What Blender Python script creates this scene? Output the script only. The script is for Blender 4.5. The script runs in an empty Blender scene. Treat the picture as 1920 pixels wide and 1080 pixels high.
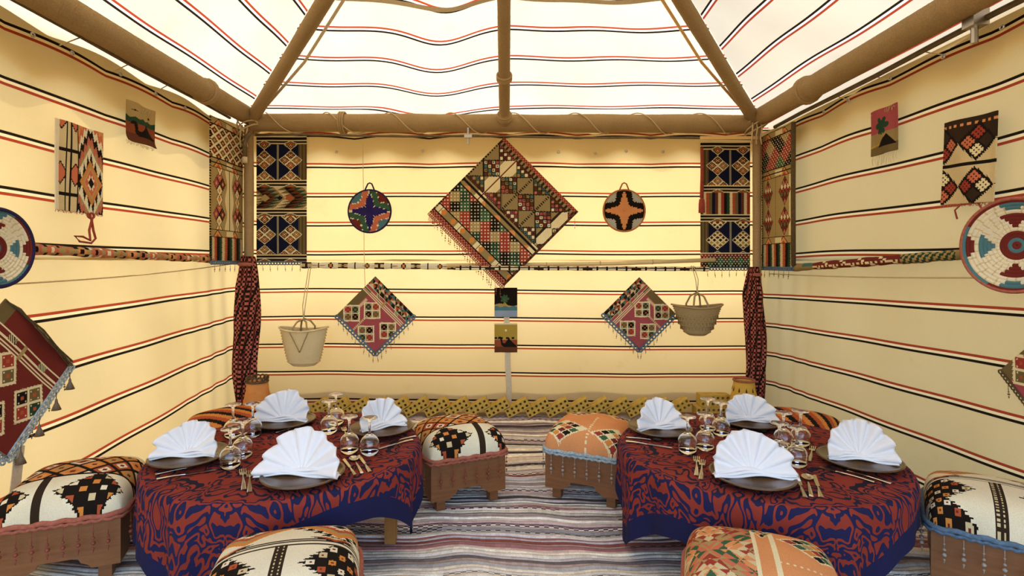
import bpy, bmesh, math, random
import numpy as np
from mathutils import Vector, Matrix

random.seed(7)
np.random.seed(7)
pi = math.pi
SC = bpy.context.scene
COL = SC.collection

# ------------------------------------------------------------------ camera
cam_d = bpy.data.cameras.new('camera')
cam_d.sensor_width = 36.0
cam_d.lens = 18.75
cam_d.shift_x = 17.0 / 1920.0
cam_d.shift_y = -47.0 / 1920.0
cam_d.clip_start = 0.02
cam = bpy.data.objects.new('camera', cam_d)
cam.location = (0.0, 0.0, 1.22)
cam.rotation_euler = (pi / 2, 0, 0)
COL.objects.link(cam)
SC.camera = cam

# ------------------------------------------------------------------ world, sun, exposure
world = bpy.data.worlds.new('world')
SC.world = world
world.use_nodes = True
wn = world.node_tree.nodes
wl = world.node_tree.links
wn.clear()
w_out = wn.new('ShaderNodeOutputWorld')
w_bg = wn.new('ShaderNodeBackground')
w_sky = wn.new('ShaderNodeTexSky')
w_sky.sky_type = 'NISHITA'
w_sky.sun_disc = False
w_sky.sun_elevation = math.radians(52)
w_sky.sun_rotation = math.radians(-25)
w_sky.air_density = 1.0
w_sky.dust_density = 2.5
w_bg.inputs['Strength'].default_value = 0.45
wl.new(w_sky.outputs['Color'], w_bg.inputs['Color'])
wl.new(w_bg.outputs['Background'], w_out.inputs['Surface'])

sun_d = bpy.data.lights.new('sun', 'SUN')
sun_d.energy = 3.0
sun_d.angle = math.radians(0.6)
sun_d.color = (1.0, 0.93, 0.80)
sun = bpy.data.objects.new('sun', sun_d)
COL.objects.link(sun)
sun.location = (-1.5, 8, 9)
_sd = Vector((-0.34, 0.47, 0.81))      # towards the sun: behind the tent, a little left
sun.rotation_euler = _sd.to_track_quat('Z', 'Y').to_euler()

vs = SC.view_settings
vs.view_transform = 'Standard'
vs.look = 'None'
vs.gamma = 1.0
vs.use_curve_mapping = False
vs.exposure = 1.22
SC.cycles.max_bounces = 14
SC.cycles.diffuse_bounces = 6
SC.cycles.transmission_bounces = 10
SC.cycles.glossy_bounces = 5
SC.cycles.caustics_refractive = False
SC.cycles.caustics_reflective = False
SC.cycles.use_denoising = True

# ------------------------------------------------------------------ helpers
def lin(c):
    c = c / 255.0
    return c / 12.92 if c <= 0.04045 else ((c + 0.055) / 1.055) ** 2.4

def hexc(h):
    h = h.lstrip('#')
    return (lin(int(h[0:2], 16)), lin(int(h[2:4], 16)), lin(int(h[4:6], 16)), 1.0)

def link(o, parent=None):
    COL.objects.link(o)
    if parent is not None:
        o.parent = parent
    return o

def tag(o, label=None, cat=None, group=None, kind=None):
    if label: o['label'] = label
    if cat: o['category'] = cat
    if group: o['group'] = group
    if kind: o['kind'] = kind
    return o

def empty(name, loc=(0, 0, 0), rz=0.0, rx=0.0, ry=0.0):
    o = bpy.data.objects.new(name, None)
    o.empty_display_size = 0.05
    o.location = loc
    o.rotation_euler = (rx, ry, rz)
    return link(o)

class MB:
    """collects vertices and faces, with an optional colour for each face"""
    def __init__(s):
        s.v = []; s.f = []; s.c = []
    def face(s, idx, col=None):
        s.f.append(tuple(idx)); s.c.append(col)
    def box(s, x0, x1, y0, y1, z0, z1, col=None, M=None):
        b = len(s.v)
        pts = [(x0,y0,z0),(x1,y0,z0),(x1,y1,z0),(x0,y1,z0),(x0,y0,z1),(x1,y0,z1),(x1,y1,z1),(x0,y1,z1)]
        if M is not None: pts = [tuple(M @ Vector(p)) for p in pts]
        s.v += pts
        for q in ((0,3,2,1),(4,5,6,7),(0,1,5,4),(1,2,6,5),(2,3,7,6),(3,0,4,7)):
            s.face([b+i for i in q], col)
    def tube(s, pts, r, n=8, col=None, caps=True, closed=False):
        pts = [Vector(p) for p in pts]
        m = len(pts)
        rr = r if isinstance(r, (list, tuple)) else [r]*m
        b = len(s.v)
        up = None
        for i, p in enumerate(pts):
            if closed: t = pts[(i+1) % m] - pts[i-1]
            else: t = pts[min(i+1, m-1)] - pts[max(i-1, 0)]
            t = t.normalized() if t.length > 1e-9 else Vector((0,0,1))
            if up is None:
                a = Vector((0,0,1)) if abs(t.z) < 0.9 else Vector((1,0,0))
                up = (a - t * a.dot(t)).normalized()
            else:
                up = up - t * up.dot(t)
                up = up.normalized() if up.length > 1e-6 else Vector((1,0,0))
            sd = t.cross(up)
            for k in range(n):
                a = 2*pi*k/n
                s.v.append(tuple(p + (up*math.cos(a) + sd*math.sin(a)) * rr[i]))
        for i in range(m if closed else m-1):
            i2 = (i+1) % m
            for k in range(n):
                k2 = (k+1) % n
                s.face((b+i*n+k, b+i*n+k2, b+i2*n+k2, b+i2*n+k), col)
        if caps and not closed:
            s.face([b+k for k in range(n)][::-1], col)
            s.face([b+(m-1)*n+k for k in range(n)], col)
    def lathe(s, prof, n=24, c=(0,0,0), col=None, closed=False, sx=1.0, sy=1.0):
        b = len(s.v)
        for r, z in prof:
            for k in range(n):
                a = 2*pi*k/n
                s.v.append((c[0]+r*math.cos(a)*sx, c[1]+r*math.sin(a)*sy, c[2]+z))
        m = len(prof)
        for i in range(m if closed else m-1):
            i2 = (i+1) % m
            for k in range(n):
                k2 = (k+1) % n
                s.face((b+i*n+k, b+i*n+k2, b+i2*n+k2, b+i2*n+k), col)
        if not closed:
            s.face([b+k for k in range(n)][::-1], col)
            s.face([b+(m-1)*n+k for k in range(n)], col)
    def torus(s, c, R, r, axis='z', n=14, m=6, col=None, sx=1.0):
        pts = []
        for k in range(n):
            a = 2*pi*k/n
            x, y = R*math.cos(a)*sx, R*math.sin(a)
            p = {'z': (x, y, 0), 'y': (x, 0, y), 'x': (0, x, y)}[axis]
            pts.append((c[0]+p[0], c[1]+p[1], c[2]+p[2]))
        s.tube(pts, r, m, col, closed=True)
    def prism(s, prof, y0, y1, col=None):
        """profile in x,z drawn counter-clockwise seen from -y, extruded along y"""
        b = len(s.v); n = len(prof)
        for x, z in prof: s.v.append((x, y0, z))
        for x, z in prof: s.v.append((x, y1, z))
        s.face([b+i for i in range(n)], col)
        s.face([b+n+i for i in range(n)][::-1], col)
        for i in range(n):
            j = (i+1) % n
            s.face((b+i, b+n+i, b+n+j, b+j), col)
    def mesh(s, name, smooth=False):
        me = bpy.data.meshes.new(name)
        me.from_pydata(s.v, [], s.f)
        if any(c is not None for c in s.c):
            at = me.color_attributes.new('Col', 'FLOAT_COLOR', 'CORNER')
            arr = np.ones((len(me.loops), 4), np.float32)
            k = 0
            for f, c in zip(s.f, s.c):
                if c is not None: arr[k:k+len(f)] = c
                k += len(f)
            at.data.foreach_set('color', arr.ravel())
        if smooth:
            me.shade_smooth()
        me.update()
        return me
    def build(s, name, mat, parent=None, smooth=False, loc=None, rz=None):
        o = bpy.data.objects.new(name, s.mesh(name, smooth))
        o.data.materials.append(mat)
        link(o, parent)
        if loc is not None: o.location = loc
        if rz is not None: o.rotation_euler = (0, 0, rz)
        return o

def share(name, src, parent=None, loc=None, rot=None, scale=None):
    o = bpy.data.objects.new(name, src if isinstance(src, bpy.types.Mesh) else src.data)
    link(o, parent)
    if loc is not None: o.location = loc
    if rot is not None: o.rotation_euler = rot
    if scale is not None: o.scale = scale
    return o

def grid_mesh(name, P, cols=None, uv=None, smooth=True, closed_u=False):
    """P: (ny,nx,3) vertex grid; cols: (ny-1,nx-1,4) one colour per cell; uv: (ny,nx,2)"""
    ny, nx = P.shape[:2]
    idx = np.arange(ny*nx).reshape(ny, nx)
    if closed_u: idx = np.concatenate([idx, idx[:, :1]], 1)
    q = np.stack([idx[:-1, :-1], idx[:-1, 1:], idx[1:, 1:], idx[1:, :-1]], -1).reshape(-1, 4)
    me = bpy.data.meshes.new(name)
    me.vertices.add(ny*nx)
    me.vertices.foreach_set('co', P.reshape(-1).astype(np.float32))
    nf = len(q)
    me.loops.add(nf*4)
    me.loops.foreach_set('vertex_index', q.reshape(-1).astype(np.int32))
    me.polygons.add(nf)
    me.polygons.foreach_set('loop_start', np.arange(0, nf*4, 4, dtype=np.int32))
    me.update(calc_edges=True)
    if cols is not None:
        at = me.color_attributes.new('Col', 'FLOAT_COLOR', 'CORNER')
        at.data.foreach_set('color', np.repeat(cols.reshape(-1, 4), 4, 0).astype(np.float32).ravel())
    if uv is not None:
        ul = me.uv_layers.new(name='UVMap')
        if closed_u: uv = np.concatenate([uv, uv[:, :1]], 1)
        fl = uv.reshape(-1, 2)
        if closed_u:
            i2 = np.arange(ny*(nx+1)).reshape(ny, nx+1)
            q2 = np.stack([i2[:-1, :-1], i2[:-1, 1:], i2[1:, 1:], i2[1:, :-1]], -1).reshape(-1)
        else: q2 = q.reshape(-1)
        ul.data.foreach_set('uv', fl[q2].astype(np.float32).ravel())
    me.validate()
    if smooth: me.shade_smooth()
    return me

# ------------------------------------------------------------------ materials
def mat_new(name):
    m = bpy.data.materials.new(name)
    m.use_nodes = True
    return m, m.node_tree.nodes, m.node_tree.links, m.node_tree.nodes['Principled BSDF']

def math_n(N, L, op, a, b=None, c=None):
    n = N.new('ShaderNodeMath'); n.operation = op
    for i, x in enumerate((a, b, c)):
        if x is None: continue
        if isinstance(x, (int, float)): n.inputs[i].default_value = x
        else: L.new(x, n.inputs[i])
    return n.outputs[0]

def mix_n(N, L, fac, a, b, blend='MIX'):
    n = N.new('ShaderNodeMix'); n.data_type = 'RGBA'; n.blend_type = blend
    for i, x in ((0, fac), (6, a), (7, b)):
        if isinstance(x, (int, float)): n.inputs[i].default_value = x
        elif isinstance(x, tuple): n.inputs[i].default_value = x
        else: L.new(x, n.inputs[i])
    return n.outputs[2]

def noise_n(N, L, vec, scale, detail=3, rough=0.5, dist=0.0):
    n = N.new('ShaderNodeTexNoise')
    n.inputs['Scale'].default_value = scale
    n.inputs['Detail'].default_value = detail
    n.inputs['Roughness'].default_value = rough
    n.inputs['Distortion'].default_value = dist
    if vec is not None: L.new(vec, n.inputs['Vector'])
    return n

def coord(N, which='Object'):
    return N.new('ShaderNodeTexCoord').outputs[which]

def bump_n(N, L, h, strength, dist, bsdf):
    b = N.new('ShaderNodeBump')
    b.inputs['Strength'].default_value = strength
    b.inputs['Distance'].default_value = dist
    L.new(h, b.inputs['Height'])
    L.new(b.outputs['Normal'], bsdf.inputs['Normal'])

def plain(name, col, rough=0.7, var=0.12, scale=18, metal=0.0, bump=0.0, spec=0.3):
    m, N, L, B = mat_new(name)
    c = hexc(col)
    nz = noise_n(N, L, coord(N), scale, 4)
    dark = tuple(x*(1-var*2) for x in c[:3]) + (1,)
    lite = tuple(min(1, x*(1+var)) for x in c[:3]) + (1,)
    L.new(mix_n(N, L, nz.outputs['Fac'], dark, lite), B.inputs['Base Color'])
    B.inputs['Roughness'].default_value = rough
    B.inputs['Metallic'].default_value = metal
    B.inputs['Specular IOR Level'].default_value = spec
    if bump: bump_n(N, L, nz.outputs['Fac'], bump, 0.004, B)
    return m

def woven(name, rough=0.95, bump=0.35, scale=420):
    m, N, L, B = mat_new(name)
    at = N.new('ShaderNodeVertexColor'); at.layer_name = 'Col'
    oc = coord(N)
    nz = noise_n(N, L, oc, scale, 2)
    nz2 = noise_n(N, L, oc, 9, 3)
    f = math_n(N, L, 'MULTIPLY_ADD', nz.outputs['Fac'], 0.5, 0.62)
    f = math_n(N, L, 'MULTIPLY', f, math_n(N, L, 'MULTIPLY_ADD', nz2.outputs['Fac'], 0.3, 0.98))
    cc = N.new('ShaderNodeVectorMath'); cc.operation = 'SCALE'
    L.new(at.outputs['Color'], cc.inputs[0]); L.new(f, cc.inputs['Scale'])
    L.new(cc.outputs[0], B.inputs['Base Color'])
    B.inputs['Roughness'].default_value = rough
    B.inputs['Specular IOR Level'].default_value = 0.08
    bump_n(N, L, nz.outputs['Fac'], bump, 0.003, B)
    return m

def canvas_mat(name, red_first, base, trans, tmix):
    """striped tent canvas: UV.v counts stripe pairs downwards; thin cloth that lets light through"""
    m, N, L, B = mat_new(name)
    N.remove(B)
    out = N['Material Output']
    uvn = N.new('ShaderNodeUVMap'); uvn.uv_map = 'UVMap'
    sep = N.new('ShaderNodeSeparateXYZ'); L.new(uvn.outputs[0], sep.inputs[0])
    v = sep.outputs['Y']
    fr = math_n(N, L, 'FRACT', v)
    def band(a, b):
        return math_n(N, L, 'MULTIPLY', math_n(N, L, 'GREATER_THAN', fr, a), math_n(N, L, 'LESS_THAN', fr, b))
    l1 = band(0.0, 0.056); l2 = band(0.112, 0.168); gap = band(0.056, 0.112)
    blk, red = hexc('#1c150d'), hexc('#86331c')
    oc = coord(N)
    weave = noise_n(N, L, oc, 260, 2)
    blot = noise_n(N, L, oc, 1.3, 5, 0.6)
    stain = noise_n(N, L, oc, 4.0, 6, 0.65)
    b0 = hexc(base); b1 = tuple(x*0.86 for x in b0[:3]) + (1,)
    t0 = hexc(trans); t1 = (t0[0]*0.90, t0[1]*0.84, t0[2]*0.72, 1)
    def paint(c0, c1, whiter):
        c = mix_n(N, L, math_n(N, L, 'MULTIPLY_ADD', blot.outputs['Fac'], 1.6, -0.45), c0, c1)
        rmp = N.new('ShaderNodeMapRange'); rmp.inputs[1].default_value = 0.62; rmp.inputs[2].default_value = 0.80
        L.new(stain.outputs['Fac'], rmp.inputs[0])
        c = mix_n(N, L, math_n(N, L, 'MULTIPLY', rmp.outputs[0], 0.25), c, hexc('#a5824a'))
        c = mix_n(N, L, math_n(N, L, 'MULTIPLY_ADD', weave.outputs['Fac'], 0.22, -0.06), c, hexc('#8d744c'))
        c = mix_n(N, L, gap, c, whiter)
        c = mix_n(N, L, l1, c, red if red_first else blk)
        c = mix_n(N, L, l2, c, blk if red_first else red)
        return c
    d = N.new('ShaderNodeBsdfDiffuse'); t = N.new('ShaderNodeBsdfTranslucent')
    L.new(paint(b0, b1, tuple(min(1, x*1.18) for x in b0[:3]) + (1,)), d.inputs['Color'])
    L.new(paint(t0, t1, (t0[0]*1.15, t0[1]*1.18, t0[2]*1.35, 1)), t.inputs['Color'])
    mx = N.new('ShaderNodeMixShader'); mx.inputs[0].default_value = tmix
    L.new(d.outputs[0], mx.inputs[1]); L.new(t.outputs[0], mx.inputs[2])
    bp = N.new('ShaderNodeBump'); bp.inputs['Strength'].default_value = 0.12; bp.inputs['Distance'].default_value = 0.002
    L.new(weave.outputs['Fac'], bp.inputs['Height'])
    L.new(bp.outputs[0], d.inputs['Normal'])
    L.new(mx.outputs[0], out.inputs['Surface'])
    return m

def wood(name, c0, c1, scale=3.0):
    m, N, L, B = mat_new(name)
    oc = coord(N)
    mp = N.new('ShaderNodeMapping'); mp.inputs['Scale'].default_value = (2.0, 2.0, 14.0)
    L.new(oc, mp.inputs[0])
    n1 = noise_n(N, L, mp.outputs[0], scale, 6, 0.6, 1.2)
    n2 = noise_n(N, L, oc, 5, 3)
    c = mix_n(N, L, n1.outputs['Fac'], hexc(c0), hexc(c1))
    c = mix_n(N, L, math_n(N, L, 'MULTIPLY', n2.outputs['Fac'], 0.5), c, hexc(c0))
    L.new(c, B.inputs['Base Color'])
    B.inputs['Roughness'].default_value = 0.5
    bump_n(N, L, n1.outputs['Fac'], 0.15, 0.003, B)
    return m

def rope_mat(name, c0, c1):
    m, N, L, B = mat_new(name)
    oc = coord(N)
    n1 = noise_n(N, L, oc, 170, 3, 0.7)
    n2 = noise_n(N, L, oc, 7, 4)
    c = mix_n(N, L, n1.outputs['Fac'], hexc(c0), hexc(c1))
    c = mix_n(N, L, math_n(N, L, 'MULTIPLY', n2.outputs['Fac'], 0.45), c, hexc(c0))
    L.new(c, B.inputs['Base Color'])
    B.inputs['Roughness'].default_value = 0.95
    B.inputs['Specular IOR Level'].default_value = 0.1
    bump_n(N, L, n1.outputs['Fac'], 0.5, 0.003, B)
    return m

def glass_mat():
    m, N, L, B = mat_new('clear_glass')
    B.inputs['Base Color'].default_value = (1, 1, 1, 1)
    B.inputs['Roughness'].default_value = 0.0
    B.inputs['IOR'].default_value = 1.45
    B.inputs['Transmission Weight'].default_value = 1.0
    nz = noise_n(N, L, coord(N), 8, 1)
    L.new(math_n(N, L, 'MULTIPLY', nz.outputs['Fac'], 0.01), B.inputs['Roughness'])
    return m

def metal_mat(name, col, rough):
    m, N, L, B = mat_new(name)
    nz = noise_n(N, L, coord(N), 30, 2)
    B.inputs['Base Color'].default_value = hexc(col)
    B.inputs['Metallic'].default_value = 1.0
    L.new(math_n(N, L, 'MULTIPLY_ADD', nz.outputs['Fac'], 0.1, rough), B.inputs['Roughness'])
    return m

def cloth_mat():
    """red arabesque scrolls on navy; radial and mirrored in sectors, from the flat cloth coordinates"""
    m, N, L, B = mat_new('arabesque_cloth')
    uvn = N.new('ShaderNodeUVMap'); uvn.uv_map = 'UVMap'
    sep = N.new('ShaderNodeSeparateXYZ'); L.new(uvn.outputs[0], sep.inputs[0])
    x, y = sep.outputs['X'], sep.outputs['Y']
    r = math_n(N, L, 'SQRT', math_n(N, L, 'ADD', math_n(N, L, 'MULTIPLY', x, x), math_n(N, L, 'MULTIPLY', y, y)))
    a = math_n(N, L, 'ARCTAN2', y, x)
    k = 6.0
    fa = math_n(N, L, 'PINGPONG', math_n(N, L, 'MULTIPLY_ADD', a, k/(2*pi)*2.0, 20.0), 1.0)   # mirrored sectors 0..1
    # scroll field
    comb = N.new('ShaderNodeCombineXYZ')
    L.new(math_n(N, L, 'MULTIPLY', fa, math_n(N, L, 'MULTIPLY_ADD', r, 0.55, 0.12)), comb.inputs[0])
    L.new(r, comb.inputs[1])
    n1 = noise_n(N, L, comb.outputs[0], 8.5, 1.0, 0.4, 1.4)
    n2 = noise_n(N, L, comb.outputs[0], 4.0, 0.0, 0.4, 0.6)
    ph = math_n(N, L, 'MULTIPLY_ADD', n1.outputs['Fac'], 32.0, math_n(N, L, 'MULTIPLY', n2.outputs['Fac'], 16.0))
    ph = math_n(N, L, 'ADD', ph, math_n(N, L, 'MULTIPLY', r, 58.0))
    s = math_n(N, L, 'SINE', ph)
    # thin navy lines on the top, heavier navy towards the hem
    thr = N.new('ShaderNodeMapRange')
    thr.inputs[1].default_value = 0.30; thr.inputs[2].default_value = 0.66
    thr.inputs[3].default_value = -0.42; thr.inputs[4].default_value = 0.05
    L.new(r, thr.inputs[0])
    red = math_n(N, L, 'GREATER_THAN', s, thr.outputs[0])
    # plain navy hem band
    nav = N.new('ShaderNodeUVMap'); nav.uv_map = 'Hem'
    sh = N.new('ShaderNodeSeparateXYZ'); L.new(nav.outputs[0], sh.inputs[0])
    hem = math_n(N, L, 'GREATER_THAN', sh.outputs['X'], math_n(N, L, 'MULTIPLY_ADD', n2.outputs['Fac'], 0.025, 0.065))
    red = math_n(N, L, 'MULTIPLY', red, hem)
    fine = noise_n(N, L, uvn.outputs[0], 420, 2)
    big = noise_n(N, L, uvn.outputs[0], 6, 2)
    rc = mix_n(N, L, big.outputs['Fac'], hexc('#7a2a1c'), hexc('#9c3c28'))
    nc = mix_n(N, L, thr.outputs[0], hexc('#14131f'), hexc('#14131f'))
    far = N.new('ShaderNodeMapRange'); far.inputs[1].default_value = 0.45; far.inputs[2].default_value = 0.60
    L.new(r, far.inputs[0])
    nc = mix_n(N, L, far.outputs[0], hexc('#1e1826'), hexc('#1f2044'))
    c = mix_n(N, L, red, nc, rc)
    c = mix_n(N, L, math_n(N, L, 'MULTIPLY', fine.outputs['Fac'], 0.3), c, hexc('#1a1020'))
    L.new(c, B.inputs['Base Color'])
    B.inputs['Roughness'].default_value = 0.9
    B.inputs['Specular IOR Level'].default_value = 0.15
    h = math_n(N, L, 'ADD', math_n(N, L, 'MULTIPLY', red, 0.5), math_n(N, L, 'MULTIPLY', fine.outputs['Fac'], 0.5))
    bump_n(N, L, h, 0.35, 0.002, B)
    return m

M = {}
M['woven'] = woven('woven_wool')
M['rag'] = woven('rag_weave', bump=0.5, scale=160)
M['cv_blk'] = canvas_mat('tent_canvas_black_over_red', False, '#ccb98f', '#b7a472', 0.42)
M['cv_red'] = canvas_mat('tent_canvas_red_over_black', True, '#ccb98f', '#b7a472', 0.42)
M['rf_blk'] = canvas_mat('roof_canvas_black_over_red', False, '#cbc5b6', '#b9b09a', 0.42)
M['rf_red'] = canvas_mat('roof_canvas_red_over_black', True, '#cbc5b6', '#b9b09a', 0.42)
M['valance'] = plain('valance_canvas', '#d8c090', 0.9, 0.1)
M['rope'] = rope_mat('wound_jute_rope', '#80673f', '#cdb084')
M['cord'] = rope_mat('pale_cord', '#b3986a', '#dcc79c')
M['darkcord'] = rope_mat('dark_cord', '#4a3a28', '#7a6042')
M['wood'] = wood('stained_pine', '#613819', '#9c6434')
M['woodleg'] = wood('table_leg_pine', '#8a5a28', '#be8444')
M['lath'] = wood('pale_lath', '#c79c58', '#e6c485')
M['pipe'] = plain('weathered_pipe', '#6b5a40', 0.55, 0.3, 25, 0.2)
M['steel'] = metal_mat('galvanised_steel', '#b8b2a6', 0.35)
M['linen'] = plain('white_linen', '#dedad8', 0.9, 0.02, 60, bump=0.05, spec=0.1)
M['plate'] = plain('glazed_brown_stoneware', '#4a3838', 0.12, 0.2, 7, spec=0.6)
M['rim'] = plain('plate_rim_glaze', '#5b4024', 0.2, 0.3, 12, spec=0.5)
M['glass'] = glass_mat()
M['cutlery'] = metal_mat('warm_cutlery_steel', '#d6cdb6', 0.16)
M['brick'] = plain('yellow_brick', '#d0ad50', 0.9, 0.25, 26, bump=0.5)
M['sand'] = plain('desert_sand', '#a98c60', 1.0, 0.1, 2)
M['plaster'] = plain('pale_plaster', '#e6d5b2', 0.95, 0.06, 6)
M['floor'] = plain('packed_floor', '#8f7d63', 0.95, 0.15, 6)
M['straw'] = rope_mat('palm_straw', '#bda06a', '#f0deb2')
M['straw_dark'] = rope_mat('dark_palm_straw', '#7c6440', '#c6ab7a')
M['terra'] = plain('terracotta', '#d08a48', 0.8, 0.15, 20)
M['yellowclay'] = plain('ochre_leather', '#cfa23c', 0.7, 0.15, 20)
M['darkclay'] = plain('dark_cutout', '#4a2c14', 0.8, 0.1)
M['bluetrim'] = plain('blue_crochet', '#5f7486', 0.95, 0.35, 90)
M['greytrim'] = plain('grey_white_crochet', '#a7b3b4', 0.95, 0.45, 120)
M['redtrim'] = plain('dusty_red_braid', '#a8604a', 0.95, 0.3, 90)
M['bead'] = plain('dull_bead', '#6d5a44', 0.5, 0.3, 60)
M['redbead'] = plain('red_bead', '#8e4434', 0.45, 0.3, 60)
M['clearbead'] = plain('pale_bead', '#a3978a', 0.3, 0.3, 60)
M['redyarn'] = plain('red_yarn', '#9c4331', 0.95, 0.25, 60)
M['olive'] = plain('olive_fringe', '#5c4a2c', 0.95, 0.3, 60)
M['strap'] = plain('pale_webbing', '#cdbd9d', 0.9, 0.12, 80)
M['purple'] = plain('navy_cord', '#241c40', 0.9, 0.2, 60)
M['orange'] = plain('orange_cord', '#b5713f', 0.9, 0.2, 60)
M['tablecloth'] = cloth_mat()

# ------------------------------------------------------------------ room numbers (metres)
XL, XR, YB = -2.15, 2.14, 4.36        # canvas walls
EAVE = 2.35                            # eave beams
APEX = (0.0, 2.2, 3.52)

def wob(a, seed, amp=1.0):
    """smooth wandering wave along a"""
    rs = np.random.RandomState(seed)
    o = np.zeros_like(a, dtype=float)
    for k in range(5):
        fq = rs.uniform(0.6, 4.5); o += np.sin(a*fq + rs.uniform(0, 6.28)) * rs.uniform(0.3, 1.0) / (1+0.5*k)
    return o * amp * 0.5

# ground outside and the floor
b = MB(); b.box(-40, 40, -30, 60, -0.3, -0.02)
tag(b.build('floor_outside', M['sand']), kind='structure')
b = MB(); b.box(-2.2, 2.2, -0.6, 4.42, -0.02, 0.0)
tag(b.build('floor', M['floor']), kind='structure')
# unseen plastered wall, added behind the tent to shade the foot of the back canvas
b = MB(); b.box(-6, 6, 4.84, 5.0, -0.02, 0.90); b.box(-6.03, 6.03, 4.82, 5.02, 0.90, 0.95)
tag(b.build('added_shade_wall', M['plaster']), kind='structure')

def canvas_wall(root, name, side, z0, z1, stripe, mat, seed, inset=0.0, wav=0.0):
    """side: 'l','r','b'. stripe(s, z) -> v. Grid of thin cloth with soft folds."""
    ns, nz = 120, 40
    s = np.linspace(0.12, YB, ns) if side != 'b' else np.linspace(XL, XR, ns)
    t = np.linspace(0, 1, nz)
    S, T = np.meshgrid(s, t)
    top = z1 + (wav * np.abs(np.sin(S*4.6 + seed)) if wav else 0)
    Z = z0 + (top - z0) * T
    fold = wob(S + 0.35*Z, seed, 0.012) + 0.006*np.sin(S*9 + Z*3 + seed) + wob(Z*2.2, seed+3, 0.008)
    if side == 'b':
        edge = np.clip((np.abs(S) - 1.85) / 0.3, 0, 1)
        D = fold * (1-edge)
        P = np.stack([S, YB - inset + D*0.8, Z], -1)
    else:
        corner = np.clip((S - 3.95) / 0.4, 0, 1)
        D = fold * (1-corner) + 0.05*corner**2
        # gathers running down near the corner
        gath = np.clip((S - 3.5)/0.8, 0, 1)
        D = D + gath * 0.012*np.sin(S*34 + Z*2.0) * (z1 < 1.6)
        P = np.stack([(XL + inset + D) if side == 'l' else (XR - inset - D), S, Z], -1)
    V = stripe(S, Z)
    if z0 < 0.5: V = np.maximum(V, -0.75)
    me = grid_mesh(name, P, uv=np.stack([S, V], -1))
    me.materials.append(mat)
    o = bpy.data.objects.new(name, me); link(o, root)
    return o

def wallroot(name):
    return tag(empty(name), kind='structure')

wl_ = wallroot('wall_left'); wr_ = wallroot('wall_right'); wb_ = wallroot('wall_back')
canvas_wall(wl_, 'upper_canvas', 'l', 1.235, 2.29, lambda S, Z: (2.262 - Z)/0.236 + wob(S, 11, 0.05) + np.clip((Z-1.9)/0.4, 0, 1)*0.10*np.abs(np.sin(S*5.5)), M['cv_blk'], 1, 0.012, 0.03)
def st_ll(S, Z):
    k = np.clip((S - 2.3)/(4.25 - 2.3), 0, 1)**1.5
    return ((0.985 + 0.05*k) - Z) / (0.258 - 0.030*k) + wob(S, 12, 0.03)
canvas_wall(wl_, 'lower_canvas', 'l', 0.0, 1.25, st_ll, M['cv_red'], 2)
canvas_wall(wr_, 'upper_canvas', 'r', 1.235, 2.24, lambda S, Z: (2.232 - Z)/0.234 + wob(S, 13, 0.04) + np.clip((Z-1.9)/0.4, 0, 1)*0.08*np.abs(np.sin(S*5.0+1)), M['cv_blk'], 4, 0.012, 0.03)
def st_rl(S, Z):
    k = np.clip((S - 2.1)/(4.3 - 2.1), 0, 1)
    return ((1.04 - 0.062*k) - Z) / (0.222 + 0.008*k) + wob(S, 14, 0.03)
canvas_wall(wr_, 'lower_canvas', 'r', 0.0, 1.25, st_rl, M['cv_red'], 5)
canvas_wall(wb_, 'upper_canvas', 'b', 1.235, 2.27, lambda S, Z: (2.268 - Z)/0.236 + wob(S*1.4, 15, 0.05) + np.clip((Z-1.95)/0.3, 0, 1)*0.10*np.abs(np.sin(S*5.2)), M['cv_red'], 6, 0.012, 0.03)
canvas_wall(wb_, 'lower_canvas', 'b', 0.0, 1.25, lambda S, Z: (1.003 - Z)/0.225 + wob(S*1.2, 16, 0.05) - 0.02*S, M['cv_blk'], 7)

# seams in the back canvas
for sx, za, zb in ((-1.14, 0.55, 2.2),):
    b = MB(); b.tube([(sx, YB-0.022, zb), (sx+0.01, YB-0.02, 1.3), (sx+0.03, YB-0.01, za)], 0.0022, 5)
    b.build('seam', M['cord'], wb_)

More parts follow.
